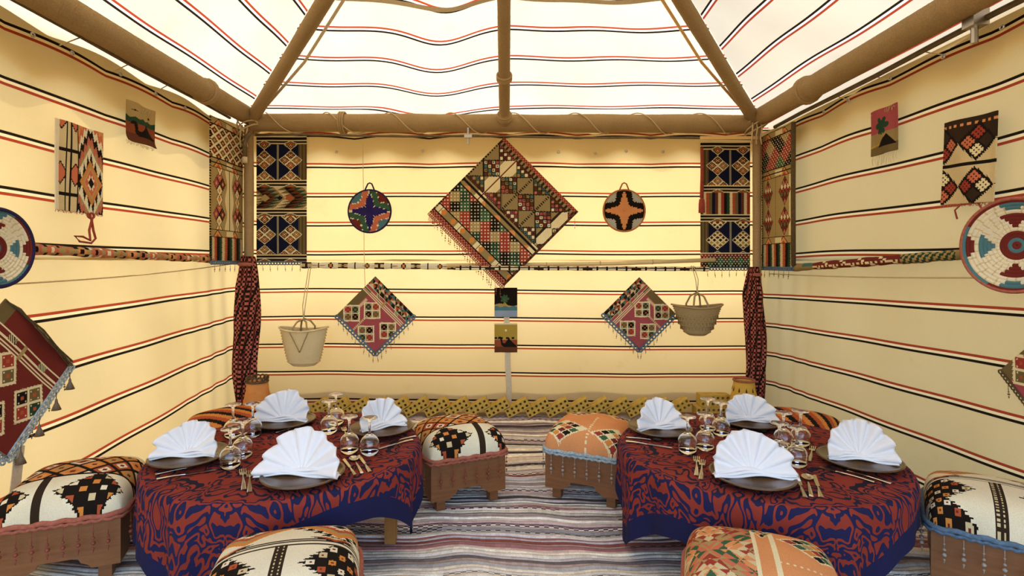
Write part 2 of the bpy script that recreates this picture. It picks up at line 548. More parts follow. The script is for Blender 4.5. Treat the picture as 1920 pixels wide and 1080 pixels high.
# roof: four cloth panels rising to the apex, with a valance outside the eaves
ceil = tag(empty('ceiling'), kind='structure')
OV = 0.27     # overhang
def roof_panel(name, A, Bp, mat, seed, sag, offs, trange=None, drop=0.0, dip=0.0):
    """A,Bp: the eave corners; apex shared. Rows run up the slope."""
    A = Vector(A); Bp = Vector(Bp); ap = Vector(APEX)
    ns, nt = 80, 56
    mid = (A+Bp)/2
    slope = (ap - mid).length
    nrm = (Bp - A).cross(ap - A).normalized()
    if nrm.z < 0: nrm = -nrm
    P = np.zeros((nt, ns, 3)); UV = np.zeros((nt, ns, 2))
    if trange: nt = 4; P = np.zeros((nt, ns, 3)); UV = np.zeros((nt, ns, 2))
    t = np.linspace(-OV/slope, 1.0, nt) if not trange else np.linspace(trange[0], trange[1], nt); u = np.linspace(0, 1, ns)
    U, T = np.meshgrid(u, t)
    for k in range(3):
        base = A[k] + (Bp[k]-A[k])*U
        P[..., k] = base + (ap[k]-base)*T
    half = np.abs(np.sin(U*2*pi))                 # belly either side of the middle rafter
    Tc = np.clip(T, 0, 1)
    d = -sag*half*np.sin(np.clip(Tc*1.25, 0, 1)*pi)*(1-0.3*Tc) + 0.012*np.sin(U*23+T*9+seed)*half*(T > 0)
    for k in range(3): P[..., k] += nrm[k]*d
    P[..., 2] += 0.085 - drop
    UV[..., 0] = U*4
    UV[..., 1] = offs - T*slope/0.238 + 0.06*half*np.sin(Tc*pi) + wob(U*6, seed, 0.04) - dip*np.exp(-((U-.36)/.085)**2)
    if trange: P[..., 2] -= 0.06*np.exp(-((U-.36)/.085)**2)
    me = grid_mesh(name, P, uv=UV); me.materials.append(mat)
    o = bpy.data.objects.new(name, me); link(o, ceil)
    return o
cBL, cBR, cFR, cFL = (-2.0, 4.2, EAVE), (2.0, 4.2, EAVE), (2.0, 0.2, EAVE), (-2.0, 0.2, EAVE)
roof_panel('roof_panel', cBL, cBR, M['rf_red'], 1, 0.07, 10.15, dip=0.42)
roof_panel('roof_seam', cBL, cBR, M['strap'], 1, 0.07, 0.0, (.405, .418), 0.006)
roof_panel('roof_panel', cFL, cBL, M['rf_red'], 2, 0.05, 10.55)
roof_panel('roof_panel', cBR, cFR, M['rf_blk'], 3, 0.05, 10.45)
roof_panel('roof_panel', cFR, cFL, M['rf_red'], 4, 0.05, 10.15)
def valance(p, q):
    p = Vector(p); q = Vector(q)
    n = 90
    P = np.zeros((3, n, 3)); UV = np.zeros((3, n, 2))
    for j in range(n):
        a = j/(n-1)
        c = p + (q-p)*a
        drop = 0.24 + 0.035*math.cos(a*2*pi*9)
        for i in range(3):
            P[i, j] = (c.x, c.y, c.z - drop*i/2); UV[i, j] = (a*4, 0.5)
    me = grid_mesh('valance', P, uv=UV); me.materials.append(M['cv_blk'])
    link(bpy.data.objects.new('valance', me), ceil)
e2 = 0.215; zz = EAVE + 0.01
for sg in (1, -1):
    b = MB(); b.tube([(sg*1.86, 4.12, EAVE+.045), (sg*1.40, 3.76, EAVE+.285), (sg*0.6, 2.93, EAVE+.75)], .010, 8)
    b.build('rolled_seam', M['lath'] if sg > 0 else M['strap'], ceil, True)
valance((-2-e2, 0.0, zz), (-2-e2, 4.2+e2, zz)); valance((2+e2, 0.0, zz), (2+e2, 4.2+e2, zz)); valance((-2-e2, 4.2+e2, zz), (2+e2, 4.2+e2, zz))

# ------------------------------------------------------------------ rope-wound poles
def wound_pole(name, p, q, r, label, wrap=0.013, collars=(), n=16):
    p = Vector(p); q = Vector(q)
    Lg = (q-p).length
    m = int(Lg/wrap)
    root = empty(name, p)
    tag(root, label, 'pole')
    d = (q-p).normalized()
    a = Vector((0,0,1)) if abs(d.z) < 0.9 else Vector((1,0,0))
    up = (a - d*a.dot(d)).normalized(); sd = d.cross(up)
    ts = np.linspace(0, Lg, 2*m+1)
    rs = np.random.RandomState(int(Lg*1000) % 9999)
    thick = r*(1 + 0.05*wob(ts*2, rs.randint(999), 1.0))
    rad = thick.copy(); rad[1::2] -= 0.0052; rad += rs.uniform(-0.0007, 0.0007, len(ts))
    for c0, ln, extra in collars:
        k = np.abs(ts - c0*Lg) < ln/2
        rad[k] += extra
    ang = np.arange(n)*2*pi/n
    # a slight helix: rings lean along the pole
    P = np.zeros((len(ts), n, 3))
    for j in range(n):
        off = wrap*(j/n - 0.5)
        P[:, j] = np.outer(np.clip(ts+off, 0, Lg), d) + np.outer(rad*math.cos(ang[j]), up) + np.outer(rad*math.sin(ang[j]), sd)
    me = grid_mesh('rope_winding', P[:, ::-1], closed_u=True); me.materials.append(M['rope'])
    link(bpy.data.objects.new('rope_winding', me), root)
    core = MB(); core.tube([(0,0,0), d*(Lg*0.5), d*Lg], r*0.86, 12)
    core.build('wooden_core', M['woodleg'], root, True)
    for c0, ln, extra in collars:
        cm = MB()
        for kk in (-1, 0, 1):
            c = d*(c0*Lg + kk*0.016)
            pts = [tuple(c + (up*math.cos(2*pi*i/18) + sd*math.sin(2*pi*i/18))*(r+extra+0.003)) for i in range(18)]
            cm.tube(pts, 0.008, 6, closed=True)
        cm.build('rope_collar', M['rope'], root, True)
    return root, d, up, sd, Lg

bb, *_f = wound_pole('eave_beam', (-1.97, 4.2, 2.325), (1.97, 4.2, 2.315), 0.072, 'horizontal rope-wound eave beam across the back wall', collars=((0.18, 0.05, 0.006),))
d_, up_, sd_, L_ = _f
hx = MB(); pts = []
for i in range(420):
    t = i/419
    a = t*2*pi*7.6 + 0.5
    pts.append(tuple(d_*(L_*(0.03+0.94*t)) + (up_*math.cos(a)+sd_*math.sin(a))*0.079))
hx.tube(pts, 0.0045, 5); hx.build('spiral_cord', M['cord'], bb, True)
wound_pole('eave_beam', (-2.0, 4.27, 2.375), (-2.0, 0.25, 2.375), 0.07, 'rope-wound eave beam running along the left wall', collars=((0.17, 0.10, 0.008), (0.62, 0.06, 0.006)))
wound_pole('eave_beam', (2.0, 4.27, 2.355), (2.0, 0.25, 2.355), 0.072, 'rope-wound eave beam running along the right wall', collars=((0.19, 0.12, 0.010), (0.55, 0.08, 0.012)))
def hip(c): return (c[0]+(APEX[0]-c[0])*0.94, c[1]+(APEX[1]-c[1])*0.94, EAVE+0.0+(APEX[2]-0.02-EAVE)*0.94)
wound_pole('hip_rafter', (-1.96, 4.16, EAVE-0.01), hip(cBL), 0.047, 'slanting rope-wound hip rafter rising from the left corner', 0.009, n=14)
wound_pole('hip_rafter', (1.96, 4.16, EAVE-0.01), hip(cBR), 0.047, 'slanting rope-wound hip rafter rising from the right corner', 0.009, n=14)
wound_pole('rafter', (0.012, 4.16, EAVE-0.05), (0.0, 2.42, 3.37), 0.042, 'straight rope-wound rafter in the middle of the roof', 0.009, collars=((0.04, 0.05, 0.006), (0.22, 0.04, 0.005)), n=14)
wound_pole('corner_post', (-2.0, 4.2, 0.0), (-2.0, 4.2, 2.30), 0.038, 'upright rope-wound corner post behind the left checked scarf', 0.012, n=12)
wound_pole('corner_post', (2.0, 4.2, 0.0), (2.0, 4.2, 2.28), 0.034, 'upright rope-wound corner post beside the right checked scarf', 0.012, n=12)

# lashings at the corners
def lashing(name, c, label, hang):
    o = MB()
    for k in range(5):
        pts = []
        for i in range(20):
            a = 2*pi*i/20
            pts.append((c[0]+0.085*math.cos(a), c[1]-0.02+0.085*math.sin(a), c[2]+0.02*k-0.03+0.05*math.cos(a+k*0.6)))
        o.tube(pts, 0.006, 5, closed=True)
    for s in hang:
        o.tube([(c[0]+s, c[1]-0.085, c[2]), (c[0]+s*1.2, c[1]-0.105, c[2]-0.05), (c[0]+s*1.1-0.01, c[1]-0.1, c[2]-0.12), (c[0]+s*1.3, c[1]-0.098, c[2]-0.17)], 0.006, 5)
    ob = o.build(name, M['cord'], None, True)
    tag(ob, label, 'rope')
lashing('rope_lashing', (-1.985, 4.19, 2.28), 'pale cord knotted round the beams in the left corner', (0.02, -0.02))
lashing('rope_lashing', (1.985, 4.19, 2.30), 'pale cord knotted round the beams in the right corner', (-0.03, 0.0, -0.06))
# pipe elbow hanging in the left corner
o = MB(); o.tube([(-1.93, 4.08, 2.22), (-1.955, 4.08, 2.19), (-1.975, 4.08, 2.14), (-1.975, 4.08, 2.03)], 0.016, 10)
r_ = o.build('pipe_end', M['pipe'], None, True); tag(r_, 'short grey pipe stub hanging in the left corner', 'pipe')
o = MB(); o.lathe([(0.014, 0), (0.02, 0), (0.02, 0.045), (0.014, 0.045)], 14, (-1.975, 4.08, 1.985)); o.build('end_cap', M['strap'], r_, True)

# curtain rails under the beams
def rail(p, q, r, label, mat='pipe'):
    o = MB(); p = Vector(p); q = Vector(q)
    pts = [tuple(p + (q-p)*(i/10) + Vector((0, 0, 0.004*math.sin(i*1.7)))) for i in range(11)]
    o.tube(pts, r, 8)
    return tag(o.build('curtain_rail', M[mat], None, True), label, 'rail')
rb = rail((-1.92, 4.14, 2.215), (1.93, 4.14, 2.185), 0.009, 'thin weathered rail stretched below the back beam')
o = MB(); o.tube([(-0.27, 4.14, 2.27), (-0.27, 4.14, 2.14)], 0.009, 8); o.box(-0.30, -0.24, 4.125, 4.155, 2.19, 2.215); o.build('clamp', M['steel'], rb)
rail((-2.10, 4.1, 2.335), (-2.10, 0.4, 2.36), 0.011, 'thin dark rail below the left beam')
rr = rail((2.09, 4.1, 2.265), (2.09, 0.4, 2.29), 0.014, 'thin grey pipe rail below the right beam', 'pipe')
o = MB(); o.tube([(2.06, 2.33, 2.37), (2.06, 2.33, 2.18)], 0.014, 8); o.box(2.03, 2.10, 2.30, 2.36, 2.25, 2.32); o.build('clamp', M['steel'], rr)
o = MB(); o.box(1.52, 1.965, 4.105, 4.117, 2.172, 2.196)
tag(o.build('wooden_lath', M['lath']), 'pale wooden lath above the right navy kilim', 'lath')
# eyelets and ties along the wall tops
def eyelet(loc, rot, tie):
    o = MB(); o.torus((0, 0, 0), 0.010, 0.0035, 'y', 12, 5)
    return o
eym = MB(); eym.torus((0,0,0), 0.009, 0.004, 'y', 12, 5); eym = eym.mesh('eyelet', True); eym.materials.append(M['steel'])
for y in (2.4, 2.62, 2.95, 3.25, 3.55): share('eyelet', eym, wl_, (XL+0.035, y, 2.255+0.01*math.sin(y*7)), (0, 0, pi/2))
for y in (2.25, 2.55, 2.9, 3.25, 3.5): share('eyelet', eym, wr_, (XR-0.035, y, 2.215+0.01*math.sin(y*7)), (0, 0, -pi/2))
for x in (-1.35, -0.65, 0.45, 0.75, 1.0, 1.3): share('eyelet', eym, wb_, (x, YB-0.035, 2.12+0.01*math.sin(x*7)), (0, 0, 0))
for y, sg in ((2.55, 1), (2.9, 1), (3.25, 1)):
    o = MB(); o.tube([(2.09, y+0.1, 2.27), (2.10, y+0.05, 2.24), (XR-0.03, y, 2.215)], 0.003, 5); o.build('tie_cord', M['cord'], wr_, True)
    o = MB(); o.tube([(-2.10, y+0.1, 2.34), (-2.11, y+0.05, 2.30), (XL+0.03, y, 2.26)], 0.003, 5); o.build('tie_cord', M['cord'], wl_, True)

# ------------------------------------------------------------------ woven patterns (u to the right, v upwards, both 0..1)
PAL = {k: np.array(hexc(h)) for k, h in dict(
    black='#1d1610', dark='#33261a', brown='#5e3520', olive='#6b5a36', tan='#8f7a50', khaki='#a38a58', cream='#dccb9c', white='#dccfae',
    sand='#c9b486', red='#963a2c', rust='#a8502f', pink='#b5654e', rose='#9c4a4c', maroon='#6c2a22', orange='#c87f3a', peach='#d08a55',
    green='#3a5a3c', teal='#48685e', dgreen='#28402c', navy='#15172c', blue='#2c2f63', grey='#8a8168', lgrey='#aaa493', purple='#2d2358', sky='#8896a4',
    ygold='#a68a38', coral='#c06a4a', sea='#4d7276').items()}

def fillc(shape, name):
    a = np.empty(shape + (4,)); a[:] = PAL[name]; return a
def put(a, mask, name):
    a[mask] = PAL[name]
def pick(a, mask, idx, names):
    for i, n in enumerate(names):
        a[mask & (idx % len(names) == i)] = PAL[n]
def dd(u, v, cu, cv, a, b):
    return np.abs(u-cu)/a + np.abs(v-cv)/b
def saw(x):
    return np.abs((x % 1.0) - 0.5) * 2
def lattice(u, v, pu, pv):
    """diamond lattice: i, j cell numbers and distance to the cell edge (0 edge .. 0.5 centre)"""
    p = u/pu + v/pv; q = u/pu - v/pv
    i = np.floor(p).astype(int); j = np.floor(q).astype(int)
    fp = p-i; fq = q-j
    e = np.minimum(np.minimum(fp, 1-fp), np.minimum(fq, 1-fq))
    return i, j, fp, fq, e
def stripes_v(a, v, lo, hi, names):
    n = len(names)
    for k, nm in enumerate(names):
        put(a, (v >= lo+(hi-lo)*k/n) & (v < lo+(hi-lo)*(k+1)/n), nm)
def dotted(a, mask, u, v, pu, pv, names, ndot=3):
    i, j, fp, fq, e = lattice(u, v, pu, pv)
    pick(a, mask, (i*2+j*3) % 97, names)
    dp = (fp*ndot) % 1; dq = (fq*ndot) % 1
    dot = (np.abs(dp-.5) < .19) & (np.abs(dq-.5) < .19)
    put(a, mask & dot, 'white')
def starlet(a, mask, fp, fq, nm):
    r = np.maximum(np.abs(fp-.5), np.abs(fq-.5)); s = np.minimum(np.abs(fp-.5), np.abs(fq-.5))
    put(a, mask & (((r < .3) & (s < .10))), nm)

def pat_center(u, v):
    a = fillc(u.shape, 'khaki')
    put(a, v < 0.055, 'redpink' if 'redpink' in PAL else 'pink')
    put(a, (v < 0.055) & (((u*60).astype(int) + (v*60).astype(int)) % 2 == 0), 'maroon')
    m = (v >= 0.055) & (v < 0.135)
    put(a, m, 'tan'); put(a, m & (np.abs(u % 0.25 - 0.06) < 0.045), 'cream')
    put(a, m & (np.abs(u % 0.25 - 0.06) < 0.004), 'black')
    put(a, m & (dd(u % 0.125, v, 0.10, 0.095, 0.03, 0.04) < 1), 'orange')
    for z in (0.055, 0.130): put(a, np.abs(v-z) < 0.006, 'black')
    m = (v >= 0.137) & (v < 0.40)
    dotted(a, m, u, v-0.137, 0.135, 0.135, ['red', 'dgreen', 'black', 'red', 'green', 'khaki', 'black'], 3)
    m = (v >= 0.40) & (v < 0.49)
    put(a, m, 'tan')
    put(a, m & (v < 0.45) & (dd(u % 0.2, v, 0.1, 0.40, 0.05, 0.05) < 1), 'peach')
    put(a, m & (np.abs(u-0.24) < 0.05), 'cream'); put(a, m & (np.abs(u-0.95) < 0.05), 'cream')
    put(a, m & (np.abs(u-0.24) < 0.005), 'maroon')
    for z in (0.402, 0.447, 0.458, 0.488): put(a, np.abs(v-z) < 0.005, 'black')
    # main field
    m = (v >= 0.49) & (v < 0.93)
    put(a, m, 'tan')
    put(a, m & (np.abs(u-0.24) < 0.075), 'cream'); put(a, m & (np.abs(u-0.24) < 0.006), 'maroon')
    put(a, m & (np.abs(u-0.955) < 0.06), 'cream')
    for c in (0.47, 0.70):
        put(a, m & (np.abs(u-c) < 0.011) & ((v*90).astype(int) % 2 == 0), 'black')
    for c in (0.15, 0.33, 0.885):
        put(a, m & (np.abs(u-c) < 0.012) & ((u*330).astype(int) % 2 == 0), 'dark')
    pu = 0.23
    for row, cv in enumerate((0.50, 0.71, 0.92)):
        for k in range(-1, 6):
            cu = 0.125 + pu*k
            t = dd(u, v, cu, cv, 0.115, 0.115)
            edge = t + 0.10*saw((u-v if False else (u+v))*55)
            out = m & (edge < 1.03)
            put(a, out, 'black')
            inn = m & (t < 0.90)
            p = ((u-cu)+(v-cv))/0.115; q = ((u-cu)-(v-cv))/0.115
            ip = np.floor((p+0.9)/1.8*4).astype(int); iq = np.floor((q+0.9)/1.8*4).astype(int)
            fp = ((p+0.9)/1.8*4) % 1; fq = ((q+0.9)/1.8*4) % 1
            cell = inn & (fp > .14) & (fp < .86) & (fq > .14) & (fq < .86)
            put(a, inn, 'dark')
            pick(a, cell, (ip*3+iq*5+k*2+row) % 97, ['brown', 'cream', 'rose', 'tan', 'maroon', 'pink', 'teal', 'white'])
            put(a, cell & (np.abs(fp-.5) < .16) & (np.abs(fq-.5) < .16) & ((ip+iq) % 2 == 0), 'black')
    m = (v >= 0.93)
    put(a, m, 'tan'); put(a, m & (v < 0.965) & ((u*46).astype(int) % 2 == 0), 'dark')
    put(a, v > 0.965, 'pink'); put(a, (v > 0.965) & (((u*70).astype(int)+(v*70).astype(int)) % 2 == 0), 'maroon')
    put(a, (u < 0.016) & ((v*70).astype(int) % 2 == 0) & (v < .93), 'black')
    put(a, u > 0.978, 'brown'); put(a, (u > 0.978) & ((v*50).astype(int) % 3 == 0), 'dark')
    return a

def pat_diamond(u, v, field='rose', mirror=False, zig=True):
    """red field with cream-edged two-by-two lozenges, stripes, and zigzag band"""
    if mirror: u = 1-u
    a = fillc(u.shape, field)
    # olive wedge at the left
    put(a, u < 0.14, 'olive')
    put(a, (u >= 0.14) & (u < 0.22) & (v > .15) & (v < 0.6) & (((u*90).astype(int)) % 2 == 0), 'cream')
    for cu, cv in ((0.14, 0.17), (0.14, 0.62), (0.60, 0.17), (0.60, 0.62), (0.37, -0.06), (1.06, 0.17), (0.37, 0.40)):
        pass
    cents = [(0.17, 0.22), (0.62, 0.14), (0.40, 0.52), (0.86, 0.46)]
    for k, (cu, cv) in enumerate(cents):
        t = dd(u, v, cu, cv, 0.20, 0.20)
        edge = t + 0.08*saw((u+2*v)*38)
        put(a, (edge < 1.10) & (edge > 0.9), 'cream')
        inn = t < 0.93
        p = ((u-cu)+(v-cv))/0.20; q = ((u-cu)-(v-cv))/0.20
        ip = (p > 0).astype(int); iq = (q > 0).astype(int)
        put(a, inn, 'cream')
        cell = inn & (np.abs(p) > .07) & (np.abs(q) > .07) & (np.abs(p) < .87) & (np.abs(q) < .87)
        pick(a, cell, ip*2+iq+k, ['red', 'olive', 'dgreen', 'black'])
        fp = (np.abs(p)-.07)/.8; fq = (np.abs(q)-.07)/.8
        dp = (fp*3) % 1; dq = (fq*3) % 1
        put(a, cell & (np.abs(dp-.5) < .2) & (np.abs(dq-.5) < .2) & ((np.floor(fp*3)+np.floor(fq*3)) % 2 == 0), 'cream')
        put(a, cell & (np.abs(fp-.5) < .13) & (np.abs(fq-.5) < .13), 'rust')
    put(a, (np.abs(u-0.405) < 0.016) & (v < 0.40) & (v > 0.02) & ((v*60).astype(int) % 2 == 0), 'cream')
    put(a, (np.abs(np.abs(u-0.405)-0.018) < 0.004) & (v < 0.40), 'khaki')
    m = (v > 0.68) & (v < 0.82)
    put(a, m, field)
    for z in (0.685, 0.715, 0.75, 0.815): put(a, np.abs(v-z) < 0.008, 'cream')
    for c, nm in ((0.30, 'black'), (0.75, 'green')):
        mm = (np.abs(u-c) < 0.05) & (v > .755) & (v < .81)
        put(a, mm, 'sand'); put(a, mm & (((u-c+v)*70).astype(int) % 2 == 0), nm)
    put(a, (np.abs(u-0.47) < 0.02) & (v > .68) & (v < .82), 'khaki')
    put(a, (u < .15) & (v > .68) & (v < .82) & (a[..., 0] < 2) & (np.abs(v-.732) < .014), 'olive')
    if zig:
        m = v >= 0.82
        row = np.floor((v-0.82)/0.06).astype(int)
        fr = ((v-0.82)/0.06) % 1
        k = np.floor((u*7 + row*0.5) + 0*fr).astype(int); fu = (u*7 + row*0.5) % 1
        tri = np.abs(fu-.5)*2 < (1-fr)
        idx = k + tri.astype(int)*2 + (row*1)
        pick(a, m, (idx + (np.abs(((u*2.2+v*1.5) % 1)-.5)*5).astype(int)) % 97, ['rust', 'black', 'sand', 'teal', 'dark'])
    return a

def pat_navy(u, v, mid='tri', bottom=False, fine=False):
    """navy columns of cream-outlined lozenges, striped bands, a middle section"""
    a = fillc(u.shape, 'olive')
    put(a, u > 0.82 if not bottom else u < 0.18, 'olive')
    edge_u = (u > 0.84) if not bottom else (u < 0.16)
    put(a, edge_u & ((u*130).astype(int) % 3 == 0), 'dark')
    def section(lo, hi, per, small):
        m = (v >= lo) & (v < hi)
        mc = m & ((u < 0.84) if not bottom else (u > 0.16))
        put(a, mc, 'navy')
        for cu in ((0.16, 0.68) if not bottom else (0.34, 0.86)):
            w = 0.235
            n = int(round((hi-lo)/per))+2
            for k in range(n):
                cv = lo + per*k
                t = dd(u, v, cu, cv, w, per*0.5)
                ed = t + 0.10*saw((v*1.0)*110)
                mm = m & (ed < 1.04)
                put(a, mm, 'cream')
                inn = m & (t < 0.90)
                p = (u-cu)/w + (v-cv)/(per*.5); q = (u-cu)/w - (v-cv)/(per*.5)
                s = small
                gp = (p+1)/2*s; gq = (q+1)/2*s
                fp = gp % 1; fq = gq % 1
                put(a, inn, 'cream')
                bw = 0.10 if s < 3 else 0.17
                cell = inn & (fp > bw) & (fp < 1-bw) & (fq > bw) & (fq < 1-bw)
                pick(a, cell, (np.floor(gp)*2+np.floor(gq)*3+k).astype(int) % 97, ['brown', 'black', 'olive', 'dark', 'ygold'] if s > 2 else ['brown', 'dark', 'olive', 'black'])
                if s < 3:
                    r = np.maximum(np.abs(fp-.5), np.abs(fq-.5)); sm = np.minimum(np.abs(fp-.5), np.abs(fq-.5))
                    put(a, cell & (r < .28) & (r > .13) & ((sm < .10) | (sm > .17)), 'peach')
                    put(a, cell & (r < .07), 'white')
        put(a, m & (np.abs(u-(0.43 if not bottom else 0.60)) < 0.016), 'grey')
    def bands(lo, hi):
        m = (v >= lo) & (v < hi)
        put(a, m, 'dark')
        h = hi-lo
        put(a, m & (np.abs(v-lo-h*.08) < 0.004), 'cream'); put(a, m & (np.abs(v-hi+h*.08) < 0.004), 'cream')
        put(a, m & (np.abs(v-lo-h*.5) < 0.004), 'cream'); put(a, m & (np.abs(v-lo-h*.72) < 0.008), 'black')
        for cu in ((0.16, 0.68) if not bottom else (0.34, 0.86)):
            t = dd(u, v, cu, lo+h*.08, 0.15, h*.42)
            mm = m & (v < lo+h*.5)
            put(a, mm & (t < 1.0), 'cream'); put(a, mm & (t < .8), 'olive'); put(a, mm & (t < .45), 'rust')
    section(0.06, 0.37, 0.16, 4 if fine else 2)
    section(0.65, 0.945, 0.16, 2)
    bands(0.365, 0.425); bands(0.595, 0.655); bands(0.935, 1.0); bands(0.0, 0.065)
    m = (v >= 0.425) & (v < 0.595)
    if mid == 'tri':
        put(a, m, 'olive')
        t = (v-0.425)/0.17
        row = np.floor(t*7).astype(int); fr = (t*7) % 1
        fu = (u*5.2 + np.abs(t-.5)*2.4)
        k = np.floor(fu).astype(int)
        tri = (fu % 1) < fr
        pick(a, m, (k*2+tri+row*0) % 97, ['olive', 'sand', 'brown', 'black', 'tan', 'dgreen'])
        dmd = dd(u, v, 0.17, 0.51, 0.10, 0.03); put(a, m & (dmd < 1), 'khaki')
        dmd = dd(u, v, 0.47, 0.51, 0.06, 0.02); put(a, m & (dmd < 1), 'navy')
        dmd = dd(u, v, 0.66, 0.51, 0.09, 0.027); put(a, m & (dmd < 1), 'rust')
    else:
        k = np.floor(u*17 + 0.14*saw(v*90)).astype(int)
        pick(a, m, k, ['dgreen', 'cream', 'rust', 'olive', 'navy', 'brown', 'sand', 'red', 'black'])
    if bottom:
        m = v < 0.115
        dotted(a, m, u, v, 0.20, 0.10, ['black', 'red', 'green', 'ygold', 'maroon'], 3)
        put(a, np.abs(v-0.115) < 0.004, 'cream')
    return a

def pat_olive(u, v, dots=False):
    a = fillc(u.shape, 'khaki')
    m = (v > 0.72) & (v < 0.95)
    if dots:
        dotted(a, m, u, v, 0.30, 0.135, ['red', 'black', 'green', 'khaki', 'red', 'black'], 4)
    else:
        i, j, fp, fq, e = lattice(u, v, 0.23, 0.07)
        put(a, m, 'cream')
        pick(a, m & (e > .13), (i+2*j) % 97, ['brown', 'olive', 'maroon', 'dark'])
        put(a, m & (np.abs(fp-.5) < .14) & (np.abs(fq-.5) < .14), 'peach')
    for lo, hi in ((0.95, 1.0), (0.655, 0.72), (0.17, 0.225)):
        m = (v >= lo) & (v < hi)
        put(a, m, 'khaki')
        t = dd(u % 0.5, v, 0.22, lo, 0.12, (hi-lo)*.9); put(a, m & (t < 1.15), 'black'); put(a, m & (t < 1), 'peach'); put(a, m & (t < .5), 'rust')
        put(a, m & (np.abs(u-0.56) < 0.10) & (v > lo+.01) & (v < hi-.01), 'cream')
        for z in (lo, (lo+hi)/2 if hi-lo > .06 else hi, hi): put(a, np.abs(v-z) < 0.0045, 'black')
    m = (v >= 0.225) & (v < 0.655)
    put(a, m, 'khaki')
    if not dots:
        el = np.abs(u-0.55) < 0.11 + 0.03*np.cos((v-.44)*2*pi/0.215)
        put(a, m & el, 'cream'); put(a, m & (np.abs(u-0.55) < 0.010), 'black')
    else:
        put(a, m & (u > .86), 'cream'); put(a, m & (np.abs(u-0.48) < 0.012) & ((v*160).astype(int) % 2 == 0), 'black')
    for cu in ((0.26, 0.82) if not dots else (0.22, 0.74)):
        for k in range(5):
            cv = 0.225 + 0.1075*k*1.0
            big = (k % 2 == 1)
            w, h = (0.17, 0.095) if big else (0.09, 0.06)
            if dots: w, h = 0.17, 0.105; 
            if dots and not big: continue
            t = dd(u, v, cu, cv, w, h)
            ed = t + 0.12*saw(v*95)
            put(a, m & (ed < 1.05), 'black')
            p = ((u-cu)/w + (v-cv)/h); q = ((u-cu)/w - (v-cv)/h)
            if dots:
                gp = (p+1)*2.0; gq = (q+1)*2.0
                cell = m & (t < .92) & ((gp % 1) > .15) & ((gq % 1) > .15)
                pick(a, cell, (np.floor(gp)*2+np.floor(gq)*3).astype(int) % 97, ['red', 'maroon', 'cream', 'olive', 'pink'])
            elif big:
                cell = m & (t < .92) & (np.abs(p) > .08) & (np.abs(q) > .08)
                pick(a, cell, (p > 0).astype(int)*2+(q > 0).astype(int), ['rose', 'cream', 'pink', 'brown'])
                put(a, cell & (np.abs(np.abs(p)-.5) < .16) & (np.abs(np.abs(q)-.5) < .16), 'peach')
            else:
                put(a, m & (t < .85), 'cream'); put(a, m & (t < .45), 'orange')
    m = v < 0.17
    k = np.floor(u*14 + 0.42*saw(v*85)).astype(int)
    pick(a, m, k, ['dgreen', 'sand', 'rust', 'black'])
    put(a, (u < 0.03) & ((v*110).astype(int) % 2 == 0), 'black')
    if dots: put(a, u > 0.95, 'brown')
    return a

def pat_kilim_left(u, v):
    """left: cream blocks with dark bars; right: stepped peach medallion"""
    a = fillc(u.shape, 'sand')
    put(a, u < 0.07, 'white')
    L = (u >= 0.07) & (u < 0.42)
    for cv in (0.42, 1.03):
        for cu in (0.10, 0.37):
            t = dd(u, v, cu, cv, 0.13, 0.13)
            ed = t + .12*saw(v*40)
            put(a, L & (ed < 1.12), 'black'); put(a, L & (t < .88), 'coral')
    put(a, L & (np.abs(u-0.24) < 0.055), 'black'); put(a, L & (np.abs(u-0.24) < 0.032), 'sand')
    for z in (0.19, 0.68): put(a, L & (np.abs(v-z) < 0.018), 'black')
    put(a, np.abs(u-0.42) < 0.014, 'black')
    R = u >= 0.434
    cu, cv = 0.72, 0.36
    w, h = 0.27, 0.27
    t = dd(u, v, cu, cv, w, h)
    kk = np.floor((u*1.0)*22).astype(int)
    s = t + 0.30*saw(u*11)*1.0
    bands = np.floor(s*3.2).astype(int)
    pick(a, R, bands + 7, ['coral', 'peach', 'khaki', 'pink', 'black', 'white', 'coral', 'peach', 'khaki', 'pink'])
    zig = (t > 1.0) & (t + 0.55*saw(u*10) < 1.45)
    put(a, R & (t > 1.0) & (t < 1.55), 'white'); put(a, R & zig, 'black')
    put(a, R & (t < 1.0), 'orange'); put(a, R & (t < .82), 'khaki'); put(a, R & (t < .70), 'peach')
    put(a, R & (t < .60), 'coral')
    st = np.maximum(np.abs(u-cu)/0.10, np.abs(v-cv)/0.10) + 0.45*saw(np.arctan2(v-cv, u-cu)/(2*pi)*8)
    put(a, R & (st < .95), 'white')
    put(a, R & (dd(u, v, cu, cv, .075, .07) < 1), 'black')
    return a

def pat_kilim_right(u, v):
    a = fillc(u.shape, 'sand')
    put(a, v > 0.72, 'dark')
    put(a, (np.abs(v-0.93) < 0.016) & ((u*17).astype(int) % 2 == 0), 'peach')
    put(a, np.abs(v-0.46) < 0.02, 'black')
    for cu, cv, off in ((0.66, 0.71, 0), (0.02, 0.71, 1), (0.66, 0.20, 2), (0.02, 0.20, 3)):
        w, h = 0.31, 0.21
        t = dd(u, v, cu, cv, w, h)
        ed = t + 0.13*saw((u+v)*22)
        put(a, ed < 1.14, 'black')
        p = (u-cu)/w + (v-cv)/h; q = (u-cu)/w - (v-cv)/h
        cell = (t < .93) & (np.abs(p) > .07) & (np.abs(q) > .07) & (np.abs(p) < .88) & (np.abs(q) < .88)
        pick(a, cell, (p > 0).astype(int)*2+(q > 0).astype(int)+off, ['coral', 'cream', 'red', 'dark'])
        dp = (np.abs(p)*4) % 1; dq = (np.abs(q)*4) % 1
        put(a, cell & (np.abs(dp-.5) < .22) & (np.abs(dq-.5) < .22) & (a[..., 0] > 0.05), 'black')
    return a

